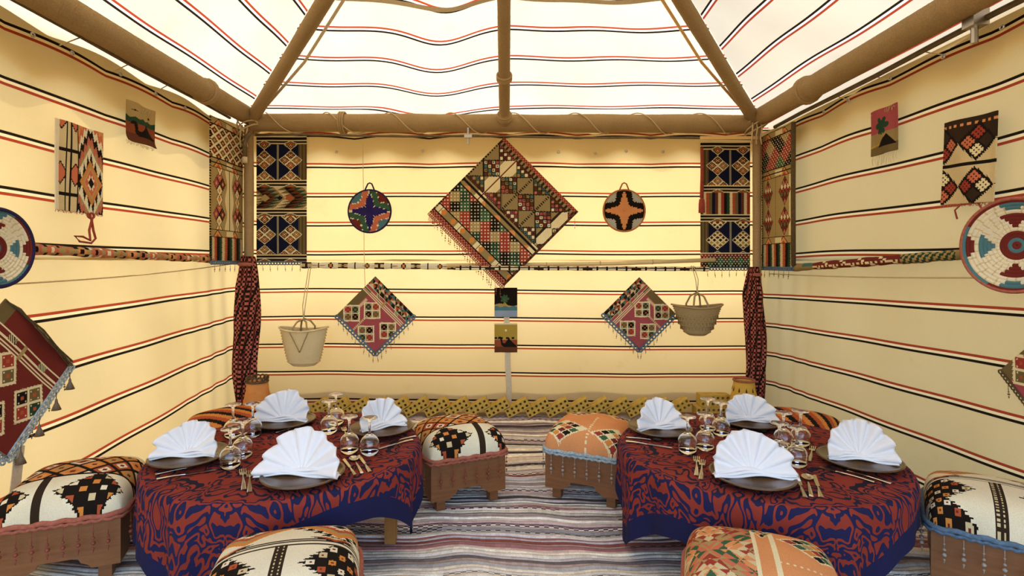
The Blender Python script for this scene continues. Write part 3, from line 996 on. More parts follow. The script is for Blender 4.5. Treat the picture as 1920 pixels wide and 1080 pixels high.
def in_poly(u, v, poly):
    ins = np.zeros(u.shape, bool)
    n = len(poly)
    for i in range(n):
        x1, y1 = poly[i]; x2, y2 = poly[(i+1) % n]
        c = ((y1 > v) != (y2 > v)) & (u < (x2-x1)*(v-y1)/((y2-y1) if y2 != y1 else 1e-9)+x1)
        ins ^= c
    return ins
CAMEL = [(0.14,0.42),(0.17,0.50),(0.27,0.52),(0.33,0.44),(0.36,0.30),(0.45,0.28),(0.55,0.38),(0.62,0.50),(0.70,0.40),(0.82,0.30),(0.97,0.20),(0.97,0.16),(0.40,0.16),(0.30,0.22),(0.27,0.36),(0.24,0.44)]
def pat_camel_small(u, v):
    a = fillc(u.shape, 'rust'); put(a, v < 0.25, 'brown')
    put(a, v < 0.60 + .03*np.sin(u*20), 'brown'); 
    a[(v < 0.55)] = PAL['rust']*0.35 + PAL['brown']*0.65
    put(a, v < 0.22, 'brown')
    put(a, v >= 0.58 + .03*saw(u*4), 'khaki')
    put(a, (v >= 0.48) & (v < 0.60 + .04*saw(u*4)), 'dgreen')
    put(a, in_poly(u, (v-0.02)*1.0, CAMEL), 'black')
    put(a, (dd(u, v, 0.22, 0.80, 0.10, 0.02) < 1), 'black'); put(a, dd(u, v, .80, .72, .04, .04) < 1, 'black')
    return a
def pat_palm_night(u, v):
    a = fillc(u.shape, 'black')
    put(a, v < 0.42 + .04*np.sin(u*6), 'khaki'); put(a, v < 0.36 + .02*np.sin(u*17), 'sea'); put(a, v < 0.22, 'sky')
    put(a, (v < .50) & (np.abs(u-.45) < .35*(.52-v)*3) & (v > .38), 'ygold')
    r = np.hypot(u-.45, (v-.62)*1.3); th = np.arctan2(v-.62, u-.45)
    put(a, (r < 0.20*(0.55+0.45*np.abs(np.cos(th*3.5)))) & (v > .50), 'green')
    put(a, (np.abs(u-.45) < .02) & (v < .62) & (v > .45), 'olive')
    return a
def pat_camel_low(u, v):
    a = fillc(u.shape, 'ygold'); put(a, v < 0.46, 'khaki'); a[v < 0.44] = PAL['rust']*.5+PAL['brown']*.5
    a[v < .20] = PAL['brown']
    put(a, (np.abs(v-.49) < .03) & ((u*8).astype(int) % 2 == 0), 'black')
    put(a, np.hypot(u-.5, (v-.76)*1.2) < .045, 'white')
    put(a, in_poly(u, v-.03, CAMEL), 'black')
    put(a, v > .96, 'white')
    return a
def pat_palm_red(u, v):
    a = fillc(u.shape, 'rose'); put(a, v < 0.47, 'tan'); put(a, v < .20, 'olive')
    put(a, (v < 0.42-np.abs(u-.62)*.75) & (v > .16), 'black')
    r = np.hypot(u-.45, (v-.62)*1.2); th = np.arctan2(v-.62, u-.45)
    put(a, r < 0.24*(0.5+0.5*np.abs(np.cos(th*3.0))), 'dgreen')
    put(a, (np.abs(u-.45) < .03) & (v < .62) & (v > .42), 'dgreen')
    put(a, (np.abs(v-.19-.12*u) < .02) & (u < .35), 'ygold')
    return a
def pat_band_kilim(u, v, seed=0):
    """lozenge band; u in lozenge units"""
    a = fillc(u.shape, 'khaki')
    x = u % 1; t = np.abs(x-.5)*2 + np.abs(v-.5)*2
    k = np.floor(u).astype(int)
    pick(a, t < 1.0, k, ['pink', 'coral', 'khaki', 'peach'])
    pick(a, t < 0.5, k, ['black', 'white', 'coral', 'black'])
    pick(a, (t > 1.25), k, ['coral', 'black', 'white', 'pink', 'black'])
    return a
def pat_band_brown(u, v):
    a = fillc(u.shape, 'white')
    k = np.floor(u).astype(int) % 3; x = u % 1
    put(a, (k == 0) & (np.abs(x-.5) < .42), 'dark'); put(a, (k == 0) & (np.abs(x-.5) < .42) & (np.abs(np.abs(x-.5)-.25)*1.2+np.abs(v-.5) < .28), 'sand')
    put(a, (k == 1) & (np.abs(x-.5) < .07), 'black')
    put(a, (k == 2) & (np.abs(x-.5)*2.2+np.abs(v-.5) < .62), 'black'); put(a, (k == 2) & (np.abs(x-.5)*2.2+np.abs(v-.5) < .34), 'orange')
    return a
def pat_band_ladder(u, v):
    a = fillc(u.shape, 'white')
    put(a, np.abs(v-.55) < .09, 'black'); put(a, np.abs((u % 1)-.5) < .07, 'black'); put(a, ((u % 1) < .35) & (v > .64), 'sand')
    k = np.floor(u).astype(int); put(a, (k % 5 == 3) & (np.abs(v-.35) < .3), 'dark'); put(a, v > .93, 'rust')
    return a
def pat_band_maroon(u, v):
    a = fillc(u.shape, 'maroon')
    k = np.floor(u*0.22).astype(int); x = u % 1
    tw = (u + v*0.9) % 1
    put(a, tw < .16, 'cream'); put(a, (np.abs(v-.45) < .08) & (((u*9).astype(int)) % 2 == 0), 'cream')
    put(a, u < 1.6, 'tan'); put(a, (u < 1.6) & (u > .9) & (v > .4), 'teal')
    put(a, (u > 6.2) & (u < 8.2), 'dgreen'); put(a, (u > 6.2) & (u < 8.2) & (((u*8+v*6).astype(int)) % 2 == 0), 'khaki')
    put(a, u >= 8.2, 'tan'); put(a, (u >= 8.2) & (tw < .2), 'khaki')
    return a
def pat_keffiyeh(u, v):
    a = fillc(u.shape, 'maroon')
    iu = (u*15).astype(int); iv = (v*62).astype(int)
    a[:] = PAL['pink']*.7 + PAL['rose']*.3; put(a, (iu+iv) % 2 == 0, 'black')
    put(a, ((iu+iv) % 2 == 1) & (iu % 4 == 1), 'maroon')
    put(a, (np.abs((u*1.0+v*1.3) % .35 - .17) < .03), 'black')
    return a

# cushion covers
def pat_bold(u, v):
    """cream ground, black jagged chains with starlets, orange medallions on one side"""
    a = fillc(u.shape, 'white')
    # lower: cream with jagged black lozenges
    for cu in (0.14, 0.84):
        for cv in (0.0, 0.34):
            t = dd(u, v, cu, cv, 0.25, 0.235)
            st = np.floor(t*9)/9 + 0.0*u
            put(a, (v < .50) & (t + .14*saw(v*34) < 1.04), 'black')
            inn = (v < .50) & (t < .92)
            i, j, fp, fq, e = lattice(u-cu, v-cv, 0.125, 0.125)
            r = np.abs(fp-.5)+np.abs(fq-.5); mx = np.maximum(np.abs(fp-.5), np.abs(fq-.5))
            star = ((r < .36) | (mx < .2))
            pick(a, inn & star, (i*2+j) % 97, ['orange', 'white', 'rust', 'sand', 'orange', 'white'])
            put(a, inn & (r < .12), 'maroon')
    put(a, (np.abs(u-.49) < .030) & (v < .52), 'dark'); put(a, (np.abs(np.abs(u-.49)-.012) < .005) & (v < .52) & ((v*70).astype(int) % 2 == 0), 'sand')
    m = (v >= .50) & (v < .585)
    put(a, m, 'white')
    for z in (.505, .54, .56): put(a, np.abs(v-z) < .006, 'dark')
    for cu in (0.18, 0.78):
        t = dd(u, v, cu, .585, .16, .055); put(a, m & (t < 1), 'dark'); put(a, m & (t < .7), 'rust'); put(a, m & (t < .35), 'sand')
    m = v >= .585
    put(a, m, 'peach')
    for cu in (0.28, 0.80):
        t = dd(u, v, cu, .78, .30, .22)
        s = t + .22*saw(v*24)
        put(a, m & (s > 1.02), 'black'); put(a, m & (s > 1.18), 'white')
    for cu in (0.28, 0.80):
        t = dd(u, v, cu, .78, .27, .19)
        put(a, m & (t < 1), 'orange'); put(a, m & (t < .78), 'khaki'); put(a, m & (t < .62), 'rust')
        put(a, m & (t + .18*saw(v*30) < .46), 'white'); put(a, m & (t < .22), 'black')
    return a
def pat_latt(u, v):
    """half lattice of small orange lozenges, half cream with jagged black chain"""
    a = fillc(u.shape, 'white')
    i, j, fp, fq, e = lattice(u, v, 0.20, 0.20)
    m = (v > .34) & (v < .74)
    put(a, m, 'black')
    pick(a, m & (e > .08), (i+j*2) % 97, ['orange', 'rust', 'orange', 'white', 'peach'])
    pick(a, m & (e > .24), (i+j*2) % 97, ['khaki', 'white', 'peach', 'rust', 'orange'])
    put(a, m & (np.abs(fp-.5)+np.abs(fq-.5) < .17), 'maroon')
    for cu in (0.30, 0.92):
        t = dd(u, v, cu, .14, .25, .22)
        mm = v <= .34
        put(a, mm & (t + .10*saw(v*30) < 1.02), 'black')
        ii, jj, p, q, ee = lattice(u-cu, v-.14, .14, .14)
        pick(a, mm & (t < .9) & (np.abs(p-.5)+np.abs(q-.5) < .36), (ii*2+jj) % 97, ['orange', 'rust', 'white', 'sand'])
    put(a, (v <= .34) & (np.abs(u-.62) < .03), 'dark')
    put(a, np.abs(v-.345) < .012, 'black')
    m = v >= .74
    put(a, m, 'white')
    put(a, m & (np.abs(u-.46+(v-.85)*.9) < .03), 'dark')
    t = dd(u, v, .95, .9, .22, .2); put(a, m & (t + .1*saw(v*30) < 1.0), 'black'); put(a, m & (t < .8), 'orange'); put(a, m & (t < .4), 'white')
    return a
def pat_orange(u, v):
    """orange ground with lattices of red, green, black and cream lozenges"""
    a = fillc(u.shape, 'peach')
    m = u < .46
    row = np.floor(v*11).astype(int); fr = (v*11) % 1
    ku = u*9 + .5*(row % 2)
    tri = (np.abs((ku % 1)-.5)*2 < fr)
    t = dd(u, v % .46, .22, .23, .24, .24)
    idx = np.floor(t*5).astype(int)*1 + tri.astype(int)
    pick(a, m, idx, ['green', 'peach', 'sand', 'red', 'khaki', 'coral'])
    for c in (.47, .56): put(a, np.abs(u-c) < .012, 'cream')
    put(a, (u > .56) & (np.abs(v-.40) < .008) & ((u*60).astype(int) % 2 == 0), 'cream')
    for cu, cv in ((.80, .66), (.80, .12), (.515, .78)):
        w = .20 if cu > .6 else .07
        t = dd(u, v, cu, cv, w, .15)
        mm = (u > .46)
        put(a, mm & (t + .1*saw((u+v)*30) < 1.1), 'cream')
        p = (u-cu)/w + (v-cv)/.15; q = (u-cu)/w - (v-cv)/.15
        gp, gq = (p+1)*2, (q+1)*2
        cell = mm & (t < .95) & ((gp % 1) > .12) & ((gq % 1) > .12)
        pick(a, cell, (np.floor(gp)+2*np.floor(gq)).astype(int) % 97, ['red', 'black', 'green', 'khaki', 'orange'])
    put(a, (v > .93) & (u > .4), 'black')
    put(a, u < .02, 'cream')
    return a
def pat_orange2(u, v):
    a = fillc(u.shape, 'peach')
    for cu, cv, w in ((.27, .20, .25), (.82, .16, .25), (.35, .68, .16), (.72, .78, .22), (.05, .55, .12)):
        t = dd(u, v, cu, cv, w, .17)
        put(a, t + .1*saw((u+v)*34) < 1.12, 'cream')
        p = (u-cu)/w + (v-cv)/.17; q = (u-cu)/w - (v-cv)/.17
        gp, gq = (p+1)*2, (q+1)*2
        cell = (t < .97) & ((gp % 1) > .14) & ((gq % 1) > .14)
        pick(a, cell, (np.floor(gp)+2*np.floor(gq)).astype(int) % 97, ['red', 'black', 'green', 'cream', 'orange', 'maroon'])
    put(a, (np.abs(u-.55-(v-.3)*.05) < .01) & (v < .5) & ((v*50).astype(int) % 2 == 0), 'cream')
    put(a, (v > .86) & (((u*12).astype(int)+(v*20).astype(int)) % 3 == 0), 'green')
    put(a, (v > .86) & (((u*12).astype(int)+(v*20).astype(int)) % 3 == 1), 'rust')
    return a
def pat_dark(u, v):
    a = fillc(u.shape, 'orange')
    put(a, ((u*14+v*9).astype(int)) % 3 == 0, 'black'); put(a, ((u*14+v*9).astype(int)) % 3 == 1, 'rust')
    return a

# ------------------------------------------------------------------ wall hangings
def cloth_panel(name, w, h, nx, ny, pat, parent, mat='woven', thick=0.006, wave=0.004, seed=0, curl=0.0, **kw):
    """a woven rectangle in the local xz plane, centred, facing -y, one coloured cell per stitch block"""
    uc = (np.arange(nx)+.5)/nx; vc = (np.arange(ny)+.5)/ny
    U, V = np.meshgrid(uc, vc)
    cols = pat(U, V, **kw)
    us = np.linspace(0, 1, nx+1); vs_ = np.linspace(0, 1, ny+1)
    UU, VV = np.meshgrid(us, vs_)
    X = (UU-.5)*w; Z = (VV-.5)*h
    Y = -thick + wave*np.sin(UU*7+VV*3+seed) * np.minimum(1, 6*np.minimum(UU, 1-UU)+.3) - np.abs(wave)
    if curl: Y = Y - curl*np.clip(0.18-VV, 0, 1)**2*20
    # a frame of vertices behind gives the cloth its thickness
    P = np.stack([X, Y, Z], -1)
    B = P.copy(); B[..., 1] = B[..., 1] + thick
    full = np.zeros((ny+3, nx+3, 3)); full[1:-1, 1:-1] = P
    full[0, 1:-1] = B[0]; full[-1, 1:-1] = B[-1]; full[1:-1, 0] = B[:, 0]; full[1:-1, -1] = B[:, -1]
    full[0, 0] = B[0, 0]; full[0, -1] = B[0, -1]; full[-1, 0] = B[-1, 0]; full[-1, -1] = B[-1, -1]
    fc = np.zeros((ny+2, nx+2, 4)); fc[1:-1, 1:-1] = cols
    fc[0, 1:-1] = cols[0]; fc[-1, 1:-1] = cols[-1]; fc[1:-1, 0] = cols[:, 0]; fc[1:-1, -1] = cols[:, -1]
    fc[0, 0] = cols[0, 0]; fc[0, -1] = cols[0, -1]; fc[-1, 0] = cols[-1, 0]; fc[-1, -1] = cols[-1, -1]
    me = grid_mesh(name, full, cols=fc, smooth=False)
    me.materials.append(M[mat])
    o = bpy.data.objects.new(name, me)
    return link(o, parent)

def bead_mesh(name, ln, mat, big=0.006):
    b = MB()
    b.tube([(0,0,0), (0,0,-ln*.55)], 0.0012, 5)
    for z, r in ((-.30, .45), (-.50, .7), (-.68, 1.0), (-.86, .55)):
        b.lathe([(0.0006, -r*big), (r*big*.8, -r*big*.5), (r*big, 0), (r*big*.8, r*big*.5), (0.0006, r*big)], 8, (0, 0, ln*z))
    b.tube([(0,0,-ln*.86), (0,0,-ln)], [0.003, 0.001], 5)
    me = b.mesh(name, True); me.materials.append(M[mat]); return me
BEAD_DULL = bead_mesh('bead_tassel', 0.055, 'bead', 0.005)
BEAD_RED = bead_mesh('bead_tassel', 0.085, 'redbead', 0.006)
BEAD_REDL = bead_mesh('bead_tassel', 0.11, 'redbead', 0.008)
BEAD_CLEAR = bead_mesh('bead_tassel', 0.10, 'clearbead', 0.008)

def crochet(parent, p, q, mat, R=0.012, y=-0.010, rows=1):
    """a braid of small loops from p to q in the local xz plane"""
    b = MB()
    p = Vector((p[0], y, p[1])); q = Vector((q[0], y, q[1]))
    Lg = (q-p).length; n = max(3, int(Lg/(R*1.7)))
    d = (q-p).normalized(); nn = Vector((d.z, 0, -d.x))
    for i in range(n):
        c = p + (q-p)*((i+.5)/n)
        for rw in range(rows):
            cc = c + nn*(rw*R*1.3)
            pts = [tuple(cc + d*(R*math.cos(a)) + nn*(R*.8*math.sin(a))) for a in [2*pi*k/10 for k in range(10)]]
            b.tube(pts, R*.36, 5, closed=True)
    b.tube([tuple(p - nn*R*.7), tuple((p+q)/2 - nn*R*.7), tuple(q - nn*R*.7)], R*.4, 6)
    return b.build('crochet_trim', M[mat], parent, True)

def beads_along(parent, me, p, q, n, y=-0.012, jit=0.15, rotz=0.0):
    for i in range(n):
        t = (i+.5)/n
        share('bead_tassel', me, parent, (p[0]+(q[0]-p[0])*t, y, p[1]+(q[1]-p[1])*t), (random.uniform(-.05, .05), random.uniform(-jit, jit), rotz), (1, 1, random.uniform(.85, 1.15)))

def hanging(name, loc, rz, label, tilt=0.0, group=None):
    o = empty(name, loc, rz, ry=tilt)
    tag(o, label, 'wall hanging', group)
    return o
RB, RL, RR = 0.0, pi/2, -pi/2

# the big lozenge rug over the back wall
h = hanging('lozenge_rug', (0.008, 4.235, 1.625), RB, 'large khaki lozenge rug hung by its corner in the middle of the back wall')
W_ = 0.835
o = cloth_panel('woven_panel', W_, W_, 170, 170, pat_center, h, wave=0.003)
o.rotation_euler = (0, pi/4, 0)
hd = W_/2*math.sqrt(2)
tr_ = crochet(h, (-hd, -0.005), (-0.0, -hd-0.005), 'redtrim', 0.010, -0.008, 2)
beads_along(tr_, BEAD_RED, (-hd+.01, -0.02), (-0.02, -hd-0.01), 26)
share('bead_tassel', BEAD_RED, h, (hd-.03, -.012, -.05)); 
fr = MB()
for i in range(9): fr.tube([(-hd+.02*i*.3, -.01, -.02-.01*i*.3), (-hd+.02*i*.3-.01, -.012, -.07-.004*i)], .0015, 4)
fr.build('thread_fringe', M['redtrim'], h)

def small_lozenge(loc, rz, hd, pat, label, n, trim, mirror=False, field='rose', beads=BEAD_DULL, nb=9, rows=1, zig=True, R=0.017):
    h = hanging('lozenge_hanging', loc, rz, label)
    W = hd*math.sqrt(2)
    o = cloth_panel('woven_panel', W, W, n, n, pat_diamond, h, wave=0.003, field=field, mirror=mirror, zig=zig)
    # in the mirrored one the zigzag band lies along the upper left edge
    o.rotation_euler = (0, pi/4 if not mirror else -pi/4, 0)
    t1 = crochet(h, (-hd-.005, -.004), (0, -hd-.008), trim, R, -.010, rows)
    t2 = crochet(h, (0, -hd-.008), (hd+.005, -.004), trim, R, -.010, rows)
    beads_along(t1, beads, (-hd, -.02), (0, -hd-.03), nb); beads_along(t2, beads, (0, -hd-.03), (hd, -.02), nb)
    return h
small_lozenge((-1.033, 4.325, 0.797), RB, 0.315, pat_diamond, 'red and green lozenge hanging beside the tall hanging basket', 120, 'bluetrim')
small_lozenge((1.10, 4.31, 0.81), RB, 0.295, pat_diamond, 'red and green lozenge hanging touching the wide straw basket', 120, 'bluetrim', mirror=True)
hl = small_lozenge((XL+0.055, 2.24, 0.735), RL, 0.335, pat_diamond, 'large dark red lozenge hanging with tassels low on the left wall', 150, 'greytrim', field='maroon', nb=4, rows=2, zig=False, R=0.012)
# its yarn tassels and frayed upper edge
ts = MB()
ts.lathe([(0.003, 0), (0.006, -.008), (0.006, -.016), (0.012, -.03), (0.020, -.052), (0.0005, -.050)], 10); ts.tube([(0,0,.03), (0,0,0)], .0018, 5)
tsm = ts.mesh('yarn_tassel', True); tsm.materials.append(M['bead'])
for t in (0.06, 0.30, 0.58, 0.86): share('yarn_tassel', tsm, hl, (0.325-0.325*t+.015, -.016, -.325*t-.05))
fb = MB()
for i in range(10): fb.tube([(0.02*i*.3, -.012-.001*i, .325-.004*i), (.17, -.020-.002*i, .175-.004*i+.012*math.sin(i*2)), (.325+.012*math.sin(i), -.018, .012*math.cos(i*3))], .0022, 5)
fb.build('frayed_threads', M['olive'], hl)
small_lozenge((XR-0.055, 1.935, 0.775), RR, 0.29, pat_diamond, 'red and green lozenge hanging cut by the right edge of the picture', 110, 'olive', field='rose', nb=4, zig=False, R=0.009)

# tall kilims in the corners
def corner_kilim(loc, rz, w, h_, pat, label, nx, ny, trim='bluetrim', **kw):
    h = hanging('tall_kilim', loc, rz, label)
    cloth_panel('woven_panel', w, h_, nx, ny, pat, h, wave=0.004, **kw)
    t1 = crochet(h, (-w/2, -h_/2-.008), (w/2, -h_/2-.008), trim, 0.014, -.012, 1)
    beads_along(t1, BEAD_DULL, (-w/2+.02, -h_/2-.02), (w/2-.02, -h_/2-.02), 6)
    return h
corner_kilim((-1.792, 4.325, 1.735), RB, 0.405, 1.02, pat_navy, 'tall navy and olive kilim at the left end of the back wall', 100, 240, mid='tri')
h2 = corner_kilim((1.80, 4.325, 1.69), RB, 0.40, 1.02, pat_navy, 'tall navy kilim with striped middle at the right end of the back wall', 100, 240, mid='stripe', bottom=True, fine=True)
corner_kilim((XL+0.085, 3.98, 1.745), RL, 0.47, 1.03, pat_olive, 'tall khaki kilim of brown lozenges at the far end of the left wall', 100, 240)
h3 = corner_kilim((XR-0.085, 3.985, 1.70), RR, 0.46, 1.03, pat_olive, 'tall kilim with white-dotted top at the far end of the right wall', 100, 240, dots=True)
b = MB(); b.tube([(0.235, -.012, -.50), (0.238, -.016, 0), (0.235, -.012, .51)], 0.016, 8); b.build('rolled_edge', M['olive'], h3, True)
# red tassel beside the right navy kilim
b = MB(); b.tube([(0,0,.12), (.004,0,-.05), (0,0,-.28)], [.012, .014, .016], 8)
t_ = b.build('red_tassel', M['redyarn'], None, True, (1.588, 4.26, 2.02)); tag(t_, 'long red yarn tassel hanging beside the right navy kilim', 'tassel')
b = MB(); b.lathe([(0.004, 0), (0.020, -.012), (0.024, -.05), (0.025, -.12), (0.002, -.118)], 14, (0, 0, -.28)); b.build('tassel_skirt', M['redyarn'], t_, True)
b = MB(); b.lathe([(0.004, .012), (0.013, .004), (0.013, -.004), (0.004, -.012)], 10, (0, 0, -.272)); b.build('knot', M['clearbead'], t_, True)

# small tapestries
def fringe(parent, w, z, n, ln, mat='cord', dirn=-1, y=-.006):
    b = MB()
    for i in range(n):
        x = -w/2 + w*(i+.5)/n
        b.tube([(x, y, z), (x+random.uniform(-.006, .006), y-.006, z+dirn*ln*.5), (x+random.uniform(-.012, .012), y-.003, z+dirn*ln*random.uniform(.75, 1.1))], .0012, 4)
    b.build('thread_fringe', M[mat], parent)
def tapestry(name, loc, rz, w, h_, nx, ny, pat, label, tilt=0.0, **kw):
    h = hanging(name, loc, rz, label, tilt)
    cloth_panel('woven_panel', w, h_, nx, ny, pat, h, **kw)
    return h
t = tapestry('camel_tapestry', (XL+0.045, 3.085, 2.018), RL, 0.24, 0.225, 60, 62, pat_camel_small, 'small brown tapestry of a black camel high on the left wall', wave=0.010, curl=0.02)
fringe(t, 0.24, .11, 14, -.035, 'cord', 1); fringe(t, 0.24, -.11, 22, .02, 'cord')
t = tapestry('palm_tapestry', (0.024, 4.335, 0.90), RB, 0.185, 0.238, 60, 76, pat_palm_night, 'small black tapestry of a palm below the big lozenge rug', wave=0.002)
t = tapestry('camel_tapestry', (0.024, 4.335, 0.612), RB, 0.185, 0.236, 60, 76, pat_camel_low, 'small ochre tapestry of a camel low on the back wall', wave=0.002)
t = tapestry('palm_tapestry', (XR-0.045, 2.92, 1.945), RR, 0.20, 0.25, 60, 76, pat_palm_red, 'small red tapestry of a palm high on the right wall', wave=0.006)
fringe(t, 0.20, .125, 16, -.03, 'cord', 1); fringe(t, 0.20, -.125, 14, .06)
t = tapestry('kilim_strip', (XL+0.045, 2.645, 1.685), RL, 0.295, 0.43, 90, 130, pat_kilim_left, 'cream and peach kilim strip with a red cord loop on the left wall', wave=0.006)
b = MB()
pts = [(0.055, -.012, -.215), (0.065, -.016, -.25), (0.07, -.02, -.30), (.085, -.02, -.34), (.05, -.025, -.365), (-.03, -.03, -.36), (-.06, -.03, -.335), (-.01, -.03, -.335), (.04, -.028, -.352), (.04, -.022, -.30), (.065, -.018, -.24)]
b.tube(pts, .0055, 6); b.torus((.062, -.014, -.225), .014, .006, 'y', 10, 6, sx=1.5); b.build('cord_loop', M['redyarn'], t, True)
fringe(t, 0.295, -.213, 40, .012, 'redtrim')
t = tapestry('kilim_strip', (XR-0.05, 2.385, 1.678), RR, 0.27, 0.382, 90, 125, pat_kilim_right, 'sand and black kilim strip above the big coiled tray on the right wall', tilt=0.06, wave=0.008)
fringe(t, 0.27, -.19, 36, .014, 'redtrim')
b = MB(); b.tube([(-.02, -.01, -.19), (-.045, -.02, -.22), (-.03, -.02, -.26)], .004, 6); b.tube([(.06, -.01, -.19), (.09, -.02, -.215), (.10, -.02, -.24)], .004, 6); b.build('cord_loop', M['redyarn'], t, True)

# webbing straps
def strap(pts, w, label, rz_axis='x'):
    b = MB()
    n = len(pts)
    for i, (x, y, z) in enumerate(pts):
        d = (w/2, 0) if rz_axis == 'x' else (0, w/2)
        b.v += [(x-d[0], y-d[1], z), (x+d[0], y+d[1], z), (x+d[0]+(0.003 if rz_axis != 'x' else 0), y+d[1]+(0.003 if rz_axis == 'x' else 0), z), (x-d[0]+(0.003 if rz_axis != 'x' else 0), y-d[1]+(0.003 if rz_axis == 'x' else 0), z)]
    for i in range(n-1):
        for k in range(4):
            k2 = (k+1) % 4
            b.face((4*i+k, 4*i+k2, 4*i+4+k2, 4*i+4+k))
    b.face((3, 2, 1, 0)); b.face((4*n-4, 4*n-3, 4*n-2, 4*n-1))
    return tag(b.build('webbing_strap', M['strap']), label, 'strap')
strap([(0.03, YB-.025, 0.79), (0.035, YB-.028, 0.6), (0.04, YB-.026, 0.4), (0.05, YB-.03, 0.2), (0.046, YB-.028, 0.06)], 0.045, 'narrow pale webbing strap hanging down the back wall')
strap([(XL+.05, 2.315, 0.42), (XL+.05, 2.305, 0.33), (XL+.055, 2.285, 0.22), (XL+.05, 2.265, 0.05)], 0.05, 'pale webbing strap hanging below the red lozenge on the left wall', 'y')

# wound cloth bands along the walls
def band(name, p, q, r, pat, units, label, sag=0.0, flat=1.0, pole=None, nu=260):
    p = Vector(p); q = Vector(q); L_ = (q-p).length
    root = empty(name, p); tag(root, label, 'wall band')
    n = 12
    d = (q-p).normalized(); up = Vector((0,0,1)); up = (up - d*up.dot(d)).normalized(); sd = d.cross(up)
    uc = (np.arange(nu)+.5)/nu
    U, A = np.meshgrid(uc, (np.arange(n)+.5)/n)
    vv = 0.5 + 0.5*np.cos(A*2*pi)          # height on the round of the band
    cols = pat(U*units, vv)
    P = np.zeros((n+1, nu+1, 3))
    for i in range(n+1):
        a = 2*pi*i/n
        for j in range(nu+1):
            t = j/nu
            rr = r*(1+0.08*math.sin(t*40)+.05*math.sin(t*97+i))
            c = d*(L_*t) + Vector((0, 0, -sag*math.sin(pi*t)))
            P[i, j] = c + up*(rr*math.cos(a)) + sd*(rr*flat*math.sin(a))
    me = grid_mesh('wound_cloth', P, cols=cols); me.materials.append(M['woven'])
    link(bpy.data.objects.new('wound_cloth', me), root)
    b = MB(); b.tube([(0,0,0), d*(L_/2)+Vector((0,0,-sag)), d*L_], r*.5, 8); b.build('pole', M['woodleg'], root, True)
    return root
band('wound_band', (XL+.07, 1.6, 1.30), (XL+.07, 3.80, 1.245), 0.024, pat_band_kilim, 25, 'wound peach and black kilim band along the left wall')
band('wound_band', (-1.63, 4.30, 1.202), (-0.36, 4.30, 1.190), 0.024, pat_band_brown, 13, 'brown and white woven band on the left half of the back wall', flat=.5)
rbnd = band('wound_band', (-0.37, 4.175, 1.182), (1.62, 4.20, 1.172), 0.017, pat_band_ladder, 26, 'thin white and black woven band across the right half of the back wall', flat=.6)
band('wound_band', (XR-.07, 3.80, 1.185), (XR-.07, 1.6, 1.30), 0.025, pat_band_maroon, 13, 'wound maroon and green cloth band along the right wall')
b = MB(); b.tube([(-0.45, 4.28, 1.20), (0.3, 4.28, 1.208), (0.9, 4.28, 1.215), (1.70, 4.28, 1.245)], 0.016, 10)
bm_ = b.build('bamboo_pole', M['straw'], None, True); tag(bm_, 'pale bamboo pole lying behind the white and black band', 'pole')
b = MB()
for x in (-.05, .35, .78, 1.2): b.torus((x, 4.28, 1.206+max(0, x-.3)*.022), .0165, .003, 'x', 12, 5)
b.build('bamboo_node', M['straw_dark'], bm_, True)
def line(p, q, sag, label):
    b = MB(); p = Vector(p); q = Vector(q)
    b.tube([tuple(p+(q-p)*(i/16)+Vector((0, 0, -sag*math.sin(pi*i/16)))) for i in range(17)], .0035, 6)
    tag(b.build('thin_rope', M['cord'], None, True), label, 'rope')
line((XL+.04, 2.0, 1.125), (XL+.06, 4.16, 1.215), .02, 'thin rope sagging along the left wall below the band')
line((XR-.04, 2.0, 1.165), (XR-.06, 4.16, 1.135), .012, 'thin rope stretched along the right wall below the band')

# checked scarves hung over the corner posts
def scarf(name, c, w, dpt, z0, z1, label, seed):
    n, m = 130, 210
    A, T = np.meshgrid(np.linspace(0, 2*pi, n+1), np.linspace(0, 1, m+1))
    taper = 0.55 + 0.45*np.clip(T*5, 0, 1) - 0.18*np.clip((T-.80)*5, 0, 1)
    tw = A + T*2.2
    fold = 1 + 0.10*np.sin(tw*5+seed) + 0.07*np.sin(tw*9+seed*2) + .04*np.sin(T*17+A*2)
    X = c[0] + w*np.cos(A)*fold*taper + .012*np.sin(T*5+seed)
    Y = c[1] + dpt*np.sin(A)*fold*taper
    Z = z1 + (z0-z1)*T
    uc = (np.arange(n)+.5)/n; vc = (np.arange(m)+.5)/m
    U, V = np.meshgrid(uc, vc)
    cols = pat_keffiyeh((U*2.4+V*0.35) % 1.0, V)
    me = grid_mesh(name, np.stack([X, Y, Z], -1), cols=cols); me.materials.append(M['woven'])
    o = bpy.data.objects.new(name, me); link(o)
    tag(o, label, 'scarf')
    kn = MB(); kn.torus((c[0], c[1]+.01, z1-.06), w*.62, .014, 'z', 18, 8, sx=1.0)
    kn.build('knot', M['redtrim'], o, True)
scarf('checked_scarf', (-1.965, 4.09, 0), .088, .058, 0.13, 1.27, 'red and black checked scarf hanging in the left corner', 1)
scarf('checked_scarf', (1.935, 4.10, 0), .070, .055, 0.14, 1.19, 'red and black checked scarf hanging in the right corner', 4)

